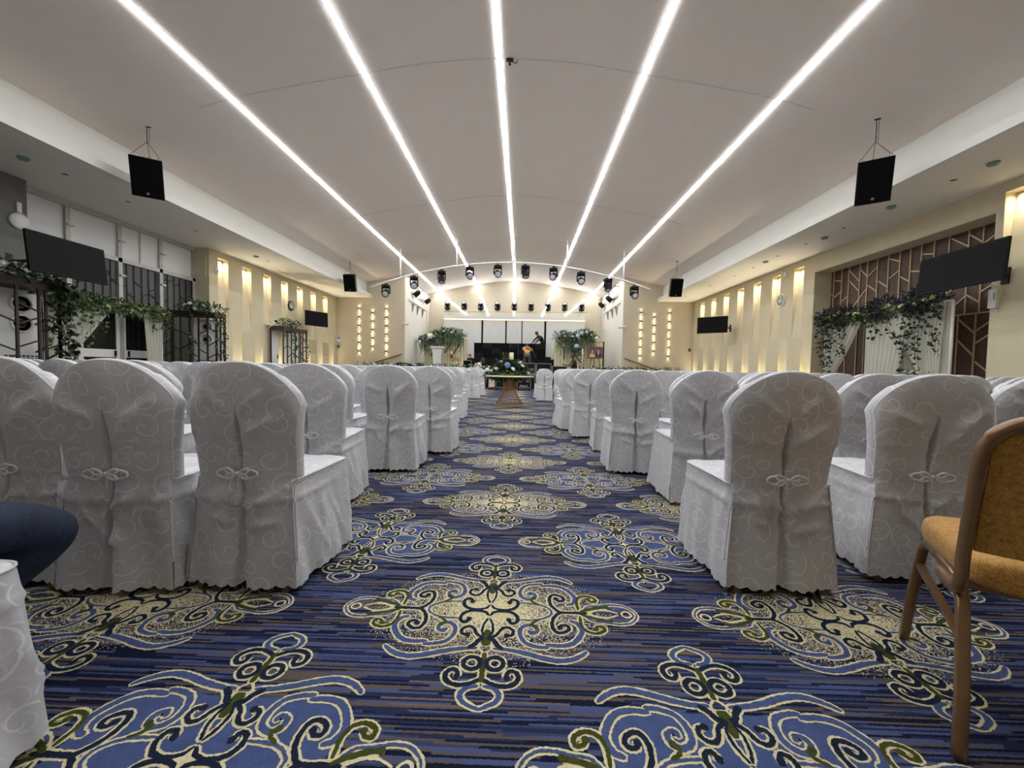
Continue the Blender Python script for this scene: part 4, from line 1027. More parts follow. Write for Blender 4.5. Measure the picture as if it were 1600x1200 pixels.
def pompom(m, c, r, rng, mi=0, n=60):
    m.ball(c, r*.8, 10, 7, mi)
    for k in range(n):
        d = Vector((rng.gauss(0, 1), rng.gauss(0, 1), rng.gauss(0, 1))).normalized(); m.ball(Vector(c)+d*r*.85, r*.2, 5, 4, mi)
def blooms(parent, name, pts, r, rng, mat, kind='bloom'):
    for p in pts:
        m = MB(); (bloom if kind == 'bloom' else pompom)(m, (0, 0, 0), r*rng.uniform(.8, 1.2), rng); 
        R = Matrix.Rotation(rng.uniform(-.9, .9), 3, 'X') @ Matrix.Rotation(rng.uniform(-.9, .9), 3, 'Y'); m.v = [tuple(R @ Vector(v)) for v in m.v]
        obj(name, m, M[mat], parent, p)
def air_con(loc, deg, label):
    t = thing('air_conditioner', label, 'air conditioner', loc, radians(deg), 'standing air conditioners behind the lattice screens')
    m = MB(); m.box((-.30, -.18, 0), (.30, .18, 2.12), 0, .02); obj('body', m, M['whiteplastic'], t)
    for z in (1.92, 1.58):
        m = MB(); m.lathe([(.165, -.181), (.165, -.20), (.135, -.215), (.13, -.19)], 22, 0, axis='y', c=(0, 0, z), caps=False); m.lathe([(.13, -.187), (.07, -.187), (.066, -.2), (.004, -.2)], 18, 0, axis='y', c=(0, 0, z)); rg = obj('fan_outlet', m, M['white'], t)
        m = MB(); m.lathe([(.066, -.201), (.05, -.212), (.004, -.214)], 14, 0, axis='y', c=(0, 0, z)); obj('hub', m, M['blackmetal'], rg)
    m = MB()
    for k in range(8):
        for q in range(3): m.box((-.24+k*.06, -.185, .92+q*.04), (-.2+k*.06, -.179, .945+q*.04))
    obj('inlet_grille', m, M['black'], t)
rl = random.Random(21)
# nearest screen, facing the hall, at the far left
t = lattice_box((-8.55, 6.15, 0), 90, 1.5, .5, 2.30, 'dark brown lattice screen at the far left edge with flowers on top', 1, 4, 5)
air_con((-8.93, 6.70, 0), 90, 'white standing air conditioner behind the lattice screen at the far left edge')
fo = thing('floral_topper', 'green foliage with white roses lying on the far left lattice screen', 'flower arrangement', (-8.45, 6.25, 2.31), group='floral toppers on the lattice screens')
foliage('foliage', fo, [(.05, -.8, .06), (.05, 0, .10), (.05, .62, .06)], .2, 420, rl, ('leaf', 'leaf_dark', 'leaf_dark'), .10, .5)
blooms(fo, 'rose', [(.22, -.15, .15), (.2, .0, .2), (.2, -.45, .12), (.24, .12, .10), (.18, .5, .12)], .06, rl, 'petal')
iv = thing('ivy_trail', 'long trail of broad green leaves hanging from the far left lattice screen', 'ivy', (-8.27, 6.85, 2.3))
ivy('vine', iv, [[(0, .0, .05), (.08, .02, -.1), (.06, .0, -.6), (.08, .04, -1.15), (.05, 0, -1.6)], [(0, .06, 0), (.09, .1, -.3), (.07, .08, -.9), (.09, .12, -1.35)], [(0, -.06, 0), (.08, -.08, -.25), (.06, -.05, -.8)], [(0, .16, 0), (.06, .2, -.2), (.06, .18, -.5)]], rl, .11, 52, 'leaf_dark', .08)
# second screen by the first niche
t = lattice_box((-8.75, 10.35, 0), 14, 1.22, .45, 2.30, 'dark brown lattice screen with flowers on top beside the first left niche', 1, 9, 6)
air_con((-8.55, 10.62, 0), 14, 'white standing air conditioner behind the lattice screen beside the first left niche')
fo = thing('floral_topper', 'green foliage with white roses on the lattice screen beside the first left niche', 'flower arrangement', (-8.45, 10.32, 2.31), rz=radians(14), group='floral toppers on the lattice screens')
foliage('foliage', fo, [(-.35, -.18, .10), (.0, -.15, .10), (.36, -.05, .04)], .2, 420, rl, ('leaf', 'leaf_dark'), .085, .5)
blooms(fo, 'rose', [(-.18, -.3, .16), (-.05, -.34, .02), (.12, -.3, .12), (.3, -.22, -.0), (-.3, -.3, .12)], .06, rl, 'petal')
iv = thing('ivy_trail', 'green ivy trails down the corner of the lattice screen near the first niche', 'ivy', (-8.75, 10.35, 2.3), rz=radians(14))
ivy('vine', iv, [[(.05, -.26, .05), (.06, -.32, -.3), (.1, -.3, -.9), (.06, -.32, -1.5)], [(.62, -.25, .02), (.68, -.28, -.4), (.64, -.27, -1.0), (.66, -.28, -1.7)], [(.66, .0, 0), (.68, .02, -.6), (.67, 0, -1.2)]], rl, .085, 30, 'leaf', .05)
# third, far along the wall
t = lattice_box((-8.72, 14.6, 0), 90, 1.5, .45, 2.30, 'small looking dark lattice screen with flowers far along the left wall', 1, 12, 6)
air_con((-8.80, 14.8, 0), 90, 'white standing air conditioner behind the far lattice screen')
fo = thing('floral_topper', 'green foliage with white roses on the far lattice screen along the left wall', 'flower arrangement', (-8.6, 14.5, 2.31), group='floral toppers on the lattice screens')
foliage('foliage', fo, [(.0, -.6, .10), (.0, .0, .16), (.0, .5, .05)], .19, 260, rl, ('leaf', 'leaf_dark'), .09, .5)
blooms(fo, 'rose', [(.15, -.4, .12), (.15, .1, .2), (.15, .4, .1)], .06, rl, 'petal')
iv = thing('ivy_trail', 'green ivy trails hanging down the far lattice screen', 'ivy', (-8.45, 14.6, 2.3))
ivy('vine', iv, [[(.0, -.2, 0), (.03, -.2, -.8), (.0, -.22, -1.6)], [(.0, .7, 0), (.03, .72, -.8), (.0, .7, -1.6)]], rl, .09, 24, 'leaf', .05)

# ---------------------------------------------------------------- draped arches
def drape(parent, name, top, bot, rng, folds=9, amp=.035, mat='sheer', nrm=(1, 0, 0), sag=0):
    """cloth between an upper edge and a lower gathered edge"""
    A, B = [Vector(p) for p in top], [Vector(p) for p in bot]; n = 60; m = 22; rows = []; nv = Vector(nrm); ph = rng.random()*6
    for i in range(m+1):
        v = i/m; row = []
        for j in range(n+1):
            u = j/n
            a = A[0].lerp(A[1], u); b = B[0].lerp(B[1], u)
            q = a.lerp(b, v) if len(top) < 3 else a.lerp(b, v)
            w = amp*(1-.35*v)*sin(u*folds*2*pi+ph+.7*sin(u*5+v*2))
            q = q+nv*w+Vector((0, 0, -sag*sin(pi*v)*u))
            row.append(q)
        rows.append(row)
    mb = MB(); mb.grid(rows, 0, True); return obj(name, mb, M[mat], parent)
ra = random.Random(31)
# left arch in front of the glass doors
t = thing('draped_arch', 'white draped arch frame in front of the left glass doors', 'arch', (-9.05, 8.45, 0))
m = MB(); m.tube([(0, -1.25, 0), (0, -1.25, 2.12)], .025, 8); obj('post', m, M['white'], t); m = MB(); m.tube([(0, 1.25, 0), (0, 1.25, 2.12)], .025, 8); obj('post', m, M['white'], t)
m = MB(); m.tube([(0, -1.25, 2.12), (0, 1.25, 2.12)], .025, 8); obj('crossbar', m, M['white'], t)
drape(t, 'curtain', [(.06, -1.25, 2.1), (.06, .05, 2.1)], [(.10, -1.28, .75), (.10, -1.14, .62)], ra, 8, .05)
drape(t, 'curtain', [(.06, .72, 2.1), (.06, 1.24, 2.1)], [(.06, .84, .55), (.06, 1.12, .55)], ra, 6, .035)
g = thing('leaf_garland', 'green leaf garland with white flowers along the top of the left arch', 'garland', (-8.98, 8.45, 2.14), group='garlands on the draped arches')
foliage('foliage', g, [(0, -1.3, .12), (0, -.6, .06), (0, 0, .02), (0, .7, .0), (0, 1.25, -.02)], .22, 1500, ra, ('leaf', 'leaf_dark', 'leaf_pale', 'leaf_pale'), .085, .55)
blooms(g, 'flower', [(.13, -1.2+.13*k+ra.uniform(-.05, .05), ra.uniform(-.06, .12)) for k in range(19)], .042, ra, 'petal_cream')
ivy('vine', g, [[(.1, y, 0), (.13, y+.03, -.2), (.12, y-.02, -L)] for y, L in ((-1.2, .9), (-1.05, 1.2), (-.9, .6), (-.7, .7), (-.55, .85), (-.4, .6), (-.25, .7), (-.1, .35), (.85, .5), (1.05, .4), (1.2, .75))], ra, .085, 32, 'leaf', .05)
# right arch in front of the timber wall
t = thing('draped_arch', 'white draped arch frame in front of the right timber wall', 'arch', (7.98, 9.05, 0))
for y in (-1.5, 1.5):
    m = MB(); m.tube([(0, y, 0), (0, y, 2.36)], .03, 8); obj('post', m, M['white'], t)
m = MB(); m.tube([(0, -1.5, 2.36), (0, 1.5, 2.36)], .03, 8); obj('crossbar', m, M['white'], t)
drape(t, 'curtain', [(-.06, 1.5, 2.3), (-.06, .45, 2.2)], [(-.08, 1.42, .80), (-.08, 1.30, .72)], ra, 8, .045, nrm=(-1, 0, 0), sag=.1)
drape(t, 'curtain', [(-.02, .28, 2.2), (-.02, -.75, 2.3)], [(-.02, .28, .0), (-.02, -.35, .0)], ra, 9, .03, nrm=(-1, 0, 0))
drape(t, 'curtain', [(-.06, -.25, 2.3), (-.06, -1.47, 2.36)], [(-.08, -1.15, .75), (-.08, -1.38, .70)], ra, 9, .045, nrm=(-1, 0, 0), sag=-.05)
drape(t, 'curtain', [(-.03, -1.3, 2.36), (-.03, -1.5, 2.36)], [(-.03, -1.36, .0), (-.03, -1.5, .0)], ra, 4, .02, nrm=(-1, 0, 0))
g = thing('leaf_garland', 'garland of navy and white flowers along the top of the right arch', 'garland', (7.93, 9.05, 2.34), group='garlands on the draped arches')
foliage('foliage', g, [(0, 1.6, -.02), (0, .8, -.06), (0, .2, -.06), (0, -.6, -.02), (0, -1.3, .06)], .2, 1300, ra, ('leaf', 'leaf_dark', 'leaf_pale'), .085, .5)
foliage('dark_sprays', g, [(0, 1.5, .05), (0, 1.3, .05)], .30, 420, ra, ('petal_navy', 'leaf_dark'), .12, .25)
foliage('dark_sprays', g, [(0, .95, .05), (0, .7, .05)], .30, 420, ra, ('petal_navy', 'leaf_dark'), .12, .25)
foliage('dark_sprays', g, [(0, -.05, .08), (0, -.25, .08)], .30, 420, ra, ('petal_navy', 'leaf_dark'), .12, .25)
foliage('dark_sprays', g, [(0, -.8, .12), (0, -1.15, .14)], .33, 560, ra, ('petal_navy', 'leaf_dark'), .12, .25)
blooms(g, 'flower', [(-.16, y+ra.uniform(-.05, .05), ra.uniform(-.05, .13)) for y in (1.45, 1.2, 1.05, .85, .6, .45, .3, .1, -.1, -.35, -.45, -.6, -.75, -.9, -1.0, -1.2, -1.35)], .055, ra, 'petal_cream')
ivy('vine', g, [[(-.1, y, 0), (-.16, y+ra.uniform(-.05, .05), -L*.4), (-.15, y+ra.uniform(-.08, .08), -L)] for y, L in ((1.52, .8), (1.45, 1.15), (1.36, .9), (1.25, 1.3), (1.15, .8), (1.05, 1.2), (.95, .9), (.85, .7), (.75, .95), (-.02, .7), (-.1, .5), (-.78, 1.0), (-.85, 1.25), (-.95, .8), (-1.03, 1.05), (-1.1, 1.25), (-1.2, .6), (-1.33, .85), (-1.4, 1.0))]+[[(-.1, -.3, 0), (-.17, -.45, -.35), (-.17, -.65, -.65), (-.16, -.72, -.75)]], ra, .075, 34, 'leaf_dark', .045)
t = thing('flower_bowl', 'low bowl of white flowers standing behind the right arch drapes', 'flower arrangement', (8.05, 8.05, 0)); m = MB(); m.lathe([(.10, 0), (.05, .4), (.06, .84), (.22, .92)], 16, 0); obj('stand', m, M['blackmetal'], t)
foliage('foliage', t, [(0, -.25, .98), (0, .25, .98)], .15, 130, ra, ('leaf_dark', 'leaf'), .08, .5); blooms(t, 'flower', [(-.12, y, 1.03) for y in (-.3, -.15, 0, .15, .3)], .06, ra, 'petal')
# ---------------------------------------------------------------- stage backdrop
SZ = .86
rs = random.Random(41)
t = thing('stage_backdrop', 'white panelled stage backdrop with faint diagonal lines and a lit header', 'backdrop', (-.49, 23.4, SZ))
m = MB(); m.box((-4.16, -.18, 3.82-SZ), (4.16, .58, 3.99-SZ)); hdr = obj('header', m, M['backdrop'], t)
m = MB(); m.box((-4.14, -.16, 3.775-SZ), (4.14, -.11, 3.82-SZ)); obj('light_strip', m, M['warmstrip'], hdr)
edges = [(-4.16, -1.94), (-1.83, -.52), (-.43, .44), (.50, 1.78), (1.90, 4.16)]
for a, b in edges:
    m = MB(); m.box((a, -.03, 0), (b, .03, 3.775-SZ), 0, .004); pn = obj('panel', m, M['backdrop'], t)
    m = MB(); h = 2.9; w = b-a
    for (x0, z0, x1, z1) in ((.08, .5, .5, 1), (.5, 1, .92, .5), (.05, .15, .95, .95), (.95, .15, .05, .95)) if w < 1.5 else ((.1, .1, .6, .95), (.3, .05, .75, .8), (.55, .9, .95, .35)):
        m.beam((a+w*x0, -.031, h*z0), (a+w*x1, -.031, h*z1), .010, .004, 0, (0, 1, 0))
    obj('groove_lines', m, M['alu'], pn)
for x, w in ((-1.885, .05), (-.475, .045), (.47, .028), (1.84, .055)):
    m = MB(); m.box((x-w, .0, .3), (x+w, .05, 3.75-SZ)); obj('black_gap', m, M['black'], t)
t = thing('led_screen_wall', 'black LED screen wall being assembled on the stage', 'screen', (-.69, 22.0, SZ))
m = MB(); m.box((-2.45, -.35, 0), (2.62, .55, .62)); m.box((2.62, -.3, 0), (3.3, .5, .33)); obj('plinth', m, M['black'], t)
for i in range(8):
    for j in range(3):
        m = MB(); m.box((-1.98+.495*i, -.05, .62+.29*j*1.0), (-1.98+.495*i+.490, .05, .62+.29*(j+1)-.003)); obj('screen_module', m, M['blackgloss'] if (i+j) % 3 else M['black'], t)
m = MB(); m.box((1.62, .6, 0), (2.35, 1.15, .78)); tag(obj('riser_box', m, M['black'], None, (-.69, 22.0, SZ)), 'black riser behind the screen wall under the climbing person', 'box')
for k, (z, x, w, c) in enumerate(((0, -3.0, .24, 'pink'), (.075, -3.0, .20, 'pink'), (.15, -2.98, .15, 'black'))):
    m = MB(); m.box((-w, -.14, 0), (w, .14, .065), 0, .008); m.box((-w*.5, -.142, .02), (w*.5, -.139, .045), 1)
    tag(obj('flat_box', m, [M[c], M['white']], None, (x, 21.85, SZ+.62+z)), ('bottom dusty pink flat box stacked at the left end of the plinth', 'upper dusty pink flat box stacked at the left end of the plinth', 'small dark flat box on top of the pink boxes')[k], 'box', 'flat boxes on the plinth')
# cream curtains behind the flower clouds
for x0, x1, w in ((-5.35, -3.0, 'left'), (1.75, 4.45, 'right')):
    m = MB(); rows = []
    for z in (SZ, 1.4, 2.0, 2.45): rows.append([(x0+(x1-x0)*k/160, 21.55+.035*sin(k*.62)+.01*sin(k*1.7), z) for k in range(161)])
    m.grid(rows, 0, True); t = tag(obj('stage_curtain', m, M['cream_drape']), 'cream pleated curtain behind the %s stage flower cloud' % w, 'curtain')
    m = MB(); m.tube([(x0, 21.55, 2.46), (x1, 21.55, 2.46)], .02, 6); obj('curtain_rail', m, M['gold'], t)
def flower_cloud(x, spine, lows, name, posts):
    t = thing('flower_cloud', name, 'flower arrangement', (x, 21.0, SZ)); r = rs
    for px, zt in posts:
        m = MB(); m.tube([(px, .1, 0), (px, .1, zt-SZ)], .014, 6); m.box((px-.12, -.05, 0), (px+.12, .25, .015)); obj('stand_post', m, M['white'], t)
    S = [(a, 0, b-SZ) for a, b in spine]
    foliage('foliage', t, S, .33, 1500, r, ('leaf_grey', 'leaf', 'leaf_dark'), .14, .45)
    m = MB()
    for k in range(200):
        i = r.randrange(len(S)-1); a = Vector(S[i]).lerp(Vector(S[i+1]), r.random()); L = r.uniform(.35, .95)*(1.15 if k % 5 == 0 else .8); dx, dy = r.uniform(-.16, .16), r.uniform(-.2, .2)
        for q in range(int(L/.045)):
            m.leaf(a+Vector((dx*(1+.3*q*.045), dy, .05-q*.045)), (r.uniform(-.5, .5), r.uniform(-.5, .5), -1), .12, .038, r, r.randrange(3))
    obj('hanging_strands', m, [M['leaf_pale'], M['leaf'], M['leaf_grey']], t)
    for br in lows:
        m = MB(); sp = smooth_poly([(a, -.15, b-SZ) for a, b in br], 4); n = len(sp); m.tube(sp, [.035*(1-.6*k/n) for k in range(n)], 6); q = sp[n//2]; m.tube([q, q+Vector((.14, -.03, .16)), q+Vector((.16, -.03, .28))], [.02, .014, .008], 5); obj('branch', m, M['bark'], t)
    blooms(t, 'flower', [(a+r.uniform(-.15, .15), -.27, b-SZ+r.uniform(-.05, .15)) for a, b in spine for _ in range(2)], .085, r, 'petal')
    return t
t = flower_cloud(-4.3, [(-1.05, 2.30), (-.70, 2.45), (-.3, 2.62), (.1, 2.80), (.6, 2.78), (1.05, 2.68)], [[(-.55, 1.55), (-.3, 1.85), (-.15, 2.2)], [(.65, 1.65), (.85, 1.95), (1.0, 2.3)], [(.22, 1.7), (.32, 1.9), (.38, 2.0)], [(-.3, .9), (-.26, 1.4), (-.3, 2.0)]], 'grey-green hanging flower cloud with white blooms left of the stage screen', [(-1.0, 2.3), (-.2, 2.5), (.9, 2.7)])
blooms(t, 'hydrangea', [(-.55, -.28, 1.72)], .14, rs, 'petal', 'pom')
t = flower_cloud(2.75, [(-.92, 2.72), (-.55, 2.72), (-.2, 2.62), (.05, 2.55), (.3, 2.80), (.7, 2.84), (1.0, 2.62)], [[(-.52, 1.5), (-.54, 2.0), (-.85, 2.4)], [(.35, 1.35), (.1, 1.65), (-.05, 2.0)], [(.95, 1.7), (.75, 2.0), (.9, 2.3)]], 'grey-green and pale blue hanging flower cloud right of the stage screen', [(-.5, 2.7), (.3, 2.7), (.95, 2.6)])
blooms(t, 'hydrangea', [(.1, -.3, 1.30), (.35, -.3, 2.0), (.6, -.3, 2.05), (.15, -.28, 1.85)], .115, rs, 'petal_paleblue', 'pom')
foliage('low_foliage', t, [(-.1, -.1, 1.3), (.2, -.1, 1.05)], .30, 260, rs, ('leaf_grey', 'leaf', 'leaf_dark'), .14, .35, .6)
# wound pole, black pole, low black boxes
t = thing('leaf_wound_pole', 'slim pale pole wound with dark leaves left of the framed portrait', 'pole', (3.05, 19.9, SZ))
m = MB(); m.tube([(0, 0, 0), (0, 0, 1.12)], .03, 8); m.lathe([(.10, 0), (.10, .015)], 14, 0); obj('pole', m, M['cream_drape'], t)
m = MB()
for k in range(60): a = k*.7; m.leaf((.035*cos(a), .035*sin(a), .04+k*.018), (cos(a), sin(a), .4), .07, .05, rs, 0)
obj('leaves', m, M['leaf_dark'], t)
t = thing('black_pole', 'thin black upright pole right of the framed portrait', 'pole', (4.11, 20.0, SZ)); m = MB(); m.tube([(0, 0, 0), (0, 0, 1.52)], .035, 8); obj('pole', m, M['black'], t); m = MB(); m.lathe([(.2, 0), (.2, .02), (.04, .04)], 16, 0); obj('base', m, M['black'], t)
for x0, x1, y, h, lab in ((-6.0, -4.75, 18.86, .27, 'long low black speaker box at the left end of the stage'), (3.75, 4.75, 19.4, .2, 'long low black speaker box at the right end of the stage')):
    t = thing('low_speaker_box', lab, 'loudspeaker', ((x0+x1)/2, y, SZ)); w = (x1-x0)/2; m = MB(); m.box((-w, -.15, 0), (w, .15, h), 0, .02); obj('cabinet', m, M['black'], t); m = MB(); m.box((-w+.03, -.162, .03), (w-.03, -.15, h-.03)); obj('grille', m, M['grille'], t)
# podium
t = thing('podium', 'white waisted podium on the left of the stage', 'podium', (-4.31, 20.0, SZ))
m = MB(); rows = [[(-a, -b, z), (a, -b, z), (a, b, z), (-a, b, z)] for a, b, z in ((.20, .16, 0), (.175, .15, .1), (.18, .15, .45), (.20, .16, .75), (.245, .18, .98), (.29, .2, 1.06))]
ix = m.grid(rows, 0, False, cu=True); m.face(ix[0][::-1]); m.face(ix[-1]); obj('column', m, M['white'], t)
m = MB(); m.box((-.33, -.24, 1.06), (.33, .24, 1.13), 0, .012); obj('top', m, M['white'], t); m = MB(); m.box((-.24, -.19, 0), (.24, .19, .04)); obj('base', m, M['white'], t)
# gold chair on stage
t = thing('gold_side_chair', 'gold wooden chair standing on the stage right of the podium', 'chair', (-3.35, 20.0, SZ), radians(-62))
m = MB(); m.box((-.21, -.21, .42), (.21, .21, .47), 0, .02); obj('seat', m, M['goldfab'], t)
for x, y in ((-.19, .19), (.19, .19), (-.19, -.19), (.19, -.19)):
    m = MB(); m.tube([(x*1.08, y*1.08, 0), (x, y, .42)], [.013, .018], 8); obj('leg', m, M['gold'], t)
m = MB()
for x in (-.19, .19): m.tube([(x, -.19, .42), (x, -.23, .7), (x*.98, -.29, .93)], .016, 8)
m.tube([(-.19, -.29, .93), (0, -.31, .95), (.19, -.29, .93)], .018, 8); m.tube([(-.19, -.21, .56), (.19, -.21, .56)], .013, 8)
for k in range(5): m.tube([(-.12+.06*k, -.21, .56), (-.12+.06*k, -.30, .94)], .010, 6)
obj('backrest', m, M['gold'], t)
t = thing('flower_bunch', 'small bunch of dry gold flowers on the seat of the stage chair', 'flower bunch', (-3.33, 20.0, SZ+.47)); foliage('foliage', t, [(0, 0, .06), (.15, 0, .07)], .12, 90, rs, ('leaf_dark', 'petal_cream'), .08, .4, .6)
# portrait on an easel (a generic couple)
t = thing('easel', 'dark wooden easel standing on the right of the stage', 'easel', (3.68, 20.0, SZ))
for p, q, nm in (((-.30, -.15, 0), (-.06, .05, 1.36), 'front_leg'), ((.30, -.15, 0), (.06, .05, 1.36), 'front_leg'), ((.05, .45, 0), (0, .06, 1.3), 'rear_leg')):
    m = MB(); m.beam(p, q, .035, .025); obj(nm, m, M['woodleg'], t)
m = MB(); m.box((-.3, -.13, .66), (.3, -.02, .69)); obj('ledge', m, M['woodleg'], t)
t = thing('framed_portrait', 'dark framed portrait photograph of a couple on the easel', 'picture', (3.68, 19.92, SZ+.69), rot=(radians(-7), 0, 0))
m = MB(); w, h = .385, .57
for a, b in (((-w, -.02, 0), (w, .02, .045)), ((-w, -.02, h-.045), (w, .02, h)), ((-w, -.02, .045), (-w+.045, .02, h-.045)), ((w-.045, -.02, .045), (w, .02, h-.045))): m.box(a, b)
obj('frame', m, M['woodleg'], t)
PC = [mottled('portrait_plum', srgb(92, 66, 84), srgb(110, 80, 96), 6, .6), M['skin_light'], M['hair'], mottled('portrait_dress', srgb(206, 170, 132), srgb(226, 196, 160), 12, .6), mottled('portrait_suit', srgb(26, 24, 34), srgb(36, 34, 44), 8, .6), M['white']]
m = MB(); m.poly([(-w+.04, -.004, .04), (w-.04, -.004, .04), (w-.04, -.004, h-.04), (-w+.04, -.004, h-.04)], 0)
def disc(cx, cz, rx, rz, mi, y): m.poly([(cx+rx*cos(a*pi/10), y, cz+rz*sin(a*pi/10)) for a in range(20)], mi)
disc(-.14, .37, .085, .10, 2, -.0045); m.poly([(-.27, -.005, .05), (-.0, -.005, .05), (-.04, -.005, .2), (-.10, -.005, .26), (-.2, -.005, .26), (-.26, -.005, .18)], 1); m.poly([(-.28, -.0055, .05), (.0, -.0055, .05), (-.03, -.0055, .17), (-.14, -.0055, .13), (-.26, -.0055, .17)], 3); disc(-.135, .345, .055, .075, 1, -.0055)
m.poly([(.0, -.005, .05), (.31, -.005, .05), (.30, -.005, .2), (.23, -.005, .26), (.10, -.005, .26), (.03, -.005, .2)], 4); m.poly([(.13, -.0055, .27), (.21, -.0055, .27), (.17, -.0055, .08)], 5); disc(.17, .39, .062, .08, 2, -.0055); disc(.17, .365, .052, .07, 1, -.006); m.poly([(.155, -.006, .25), (.185, -.006, .25), (.18, -.006, .14), (.17, -.006, .12), (.16, -.006, .14)], 4)
obj('photograph', m, PC, t)
# garlands along the stage edge
for x0, x1, w in ((-7.9, -1.5, 'left'), (2.75, 7.3, 'right')):
    t = thing('stage_garland', 'leafy garland with white flowers along the front edge of the stage, %s part' % w, 'garland', ((x0+x1)/2, 18.60, SZ), group='garlands on the stage edge'); L = (x1-x0)/2
    foliage('foliage', t, [(-L, 0, .10), (0, 0, .12), (L, 0, .10)], .15, int(330*L), rs, ('leaf', 'leaf_dark', 'leaf_grey'), .11, .45)
    n = int(L*13); blooms(t, 'flower', [(-L+2*L*(k+rs.random())/n, -.1+rs.uniform(-.04, .04), .12+rs.uniform(.0, .13)) for k in range(n)], .06, rs, 'petal' if w == 'left' else 'petal_cream')
# ---------------------------------------------------------------- flight cases
def flight_case(x0, x1, y, d, z0, z1, label, wheels=False, group=None, letters=None):
    t = thing('flight_case', label, 'flight case', ((x0+x1)/2, y, z0), group=group); w, h = (x1-x0)/2, z1-z0; b = .11 if wheels else 0
    m = MB(); m.box((-w+.01, -d/2+.01, b+.01), (w-.01, d/2-.01, h-.01)); obj('panel_body', m, M['black'], t)
    m = MB(); e = .035
    for x in (-w, w-e):
        for yy in (-d/2, d/2-e): m.box((x, yy, b), (x+e, yy+e, h))
    for z in (b, h-e):
        for yy in (-d/2, d/2-e): m.box((-w, yy, z), (w, yy+e, z+e))
        for x in (-w, w-e): m.box((x, -d/2, z), (x+e, d/2, z+e))
    obj('metal_edging', m, M['steel'], t)
    for q in (-.5, .5):
        m = MB(); m.box((q*w-.07, -d/2-.012, h*.72), (q*w+.07, -d/2+.01, h*.72+.09), 0, .006); m.box((q*w-.05, -d/2-.02, h*.72+.02), (q*w+.05, -d/2-.011, h*.72+.05)); obj('handle', m, M['steel'], t)
    if wheels:
        for x in (-w+.08, w-.08):
            for yy in (-d/2+.08, d/2-.08):
                m = MB(); m.lathe([(.045, -.02), (.05, 0), (.045, .02)], 12, 0, axis='x', c=(x, yy, .05)); m.box((x-.03, yy-.03, .08), (x+.03, yy+.03, b+.01)); obj('caster', m, M['blackmetal'], t)
    if letters:
        m = MB(); st = {'P': [(0, 0, 0, 1), (0, 1, .6, 1), (.6, 1, .6, .5), (.6, .5, 0, .5)], 'R': [(0, 0, 0, 1), (0, 1, .6, 1), (.6, 1, .6, .5), (.6, .5, 0, .5), (.2, .5, .6, 0)], 'A': [(0, 0, .3, 1), (.3, 1, .6, 0), (.12, .4, .48, .4)], 'T': [(.3, 0, .3, 1), (0, 1, .6, 1)]}
        for i, ch in enumerate(letters):
            for a, b2, c, dd in st[ch]: m.beam((-.17+i*.095+a*.09, -d/2+.004, .16+b2*.07), (-.17+i*.095+c*.09, -d/2+.004, .16+dd*.07), .014, .016, 0, (0, 1, 0))
        obj('lettering', m, M['white'], t)
    return t
flight_case(-.66, -.02, 17.95, .6, 0, 1.21, 'tall black flight case behind the table flowers', group='tall flight cases in front of the stage')
flight_case(0, .62, 17.95, .6, 0, 1.21, 'tall black flight case just right of the table flowers', group='tall flight cases in front of the stage')
flight_case(.65, 1.33, 17.95, .6, 0, 1.21, 'tall black flight case, second right of the table flowers', group='tall flight cases in front of the stage')
flight_case(1.36, 2.04, 17.95, .6, 0, 1.10, 'grey-fronted flight case the person in black leans on', group='tall flight cases in front of the stage')
flight_case(-1.12, -.46, 17.2, .45, 0, .50, 'low black flight case on casters left of the table base', True)
flight_case(-.20, .42, 17.2, .45, 0, .50, 'low black flight case with white lettering right of the table base', True, letters='PRAT')
m = MB(); m.box((-.13, -.12, .0), (.13, .12, .36), 0, .01); m.box((-.128, -.122, .15), (.128, -.119, .17), 1); tag(obj('carton', m, [mottled('pale_pink_card', srgb(226, 206, 196), srgb(236, 220, 212), 9, .8), M['alu']], None, (-1.29, 17.2, .13)), 'pale pinkish carton on a dark crate left of the table', 'box')
m = MB(); m.box((-.17, -.16, 0), (.17, .16, .13), 0, .01); m.box((-.1, -.165, .05), (.1, -.158, .08), 1); tag(obj('crate', m, [M['woodleg'], M['black']], None, (-1.29, 17.2, 0)), 'dark low crate under the pale pinkish carton', 'crate')
t = thing('stage_monitor', 'small dark monitor screen at the stage edge left of the person in white', 'monitor', (-2.58, 18.62, SZ+.0), rot=(0, 0, radians(10)))
m = MB(); m.box((-.19, -.02, .1), (.19, .03, .44), 0, .01); obj('casing', m, M['steel'], t); m = MB(); m.box((-.17, -.024, .12), (.17, -.019, .42)); obj('screen', m, M['blackgloss'], t); m = MB(); m.box((-.12, -.08, 0), (.12, .1, .02)); m.box((-.03, 0, .0), (.03, .03, .12)); obj('stand', m, M['black'], t)

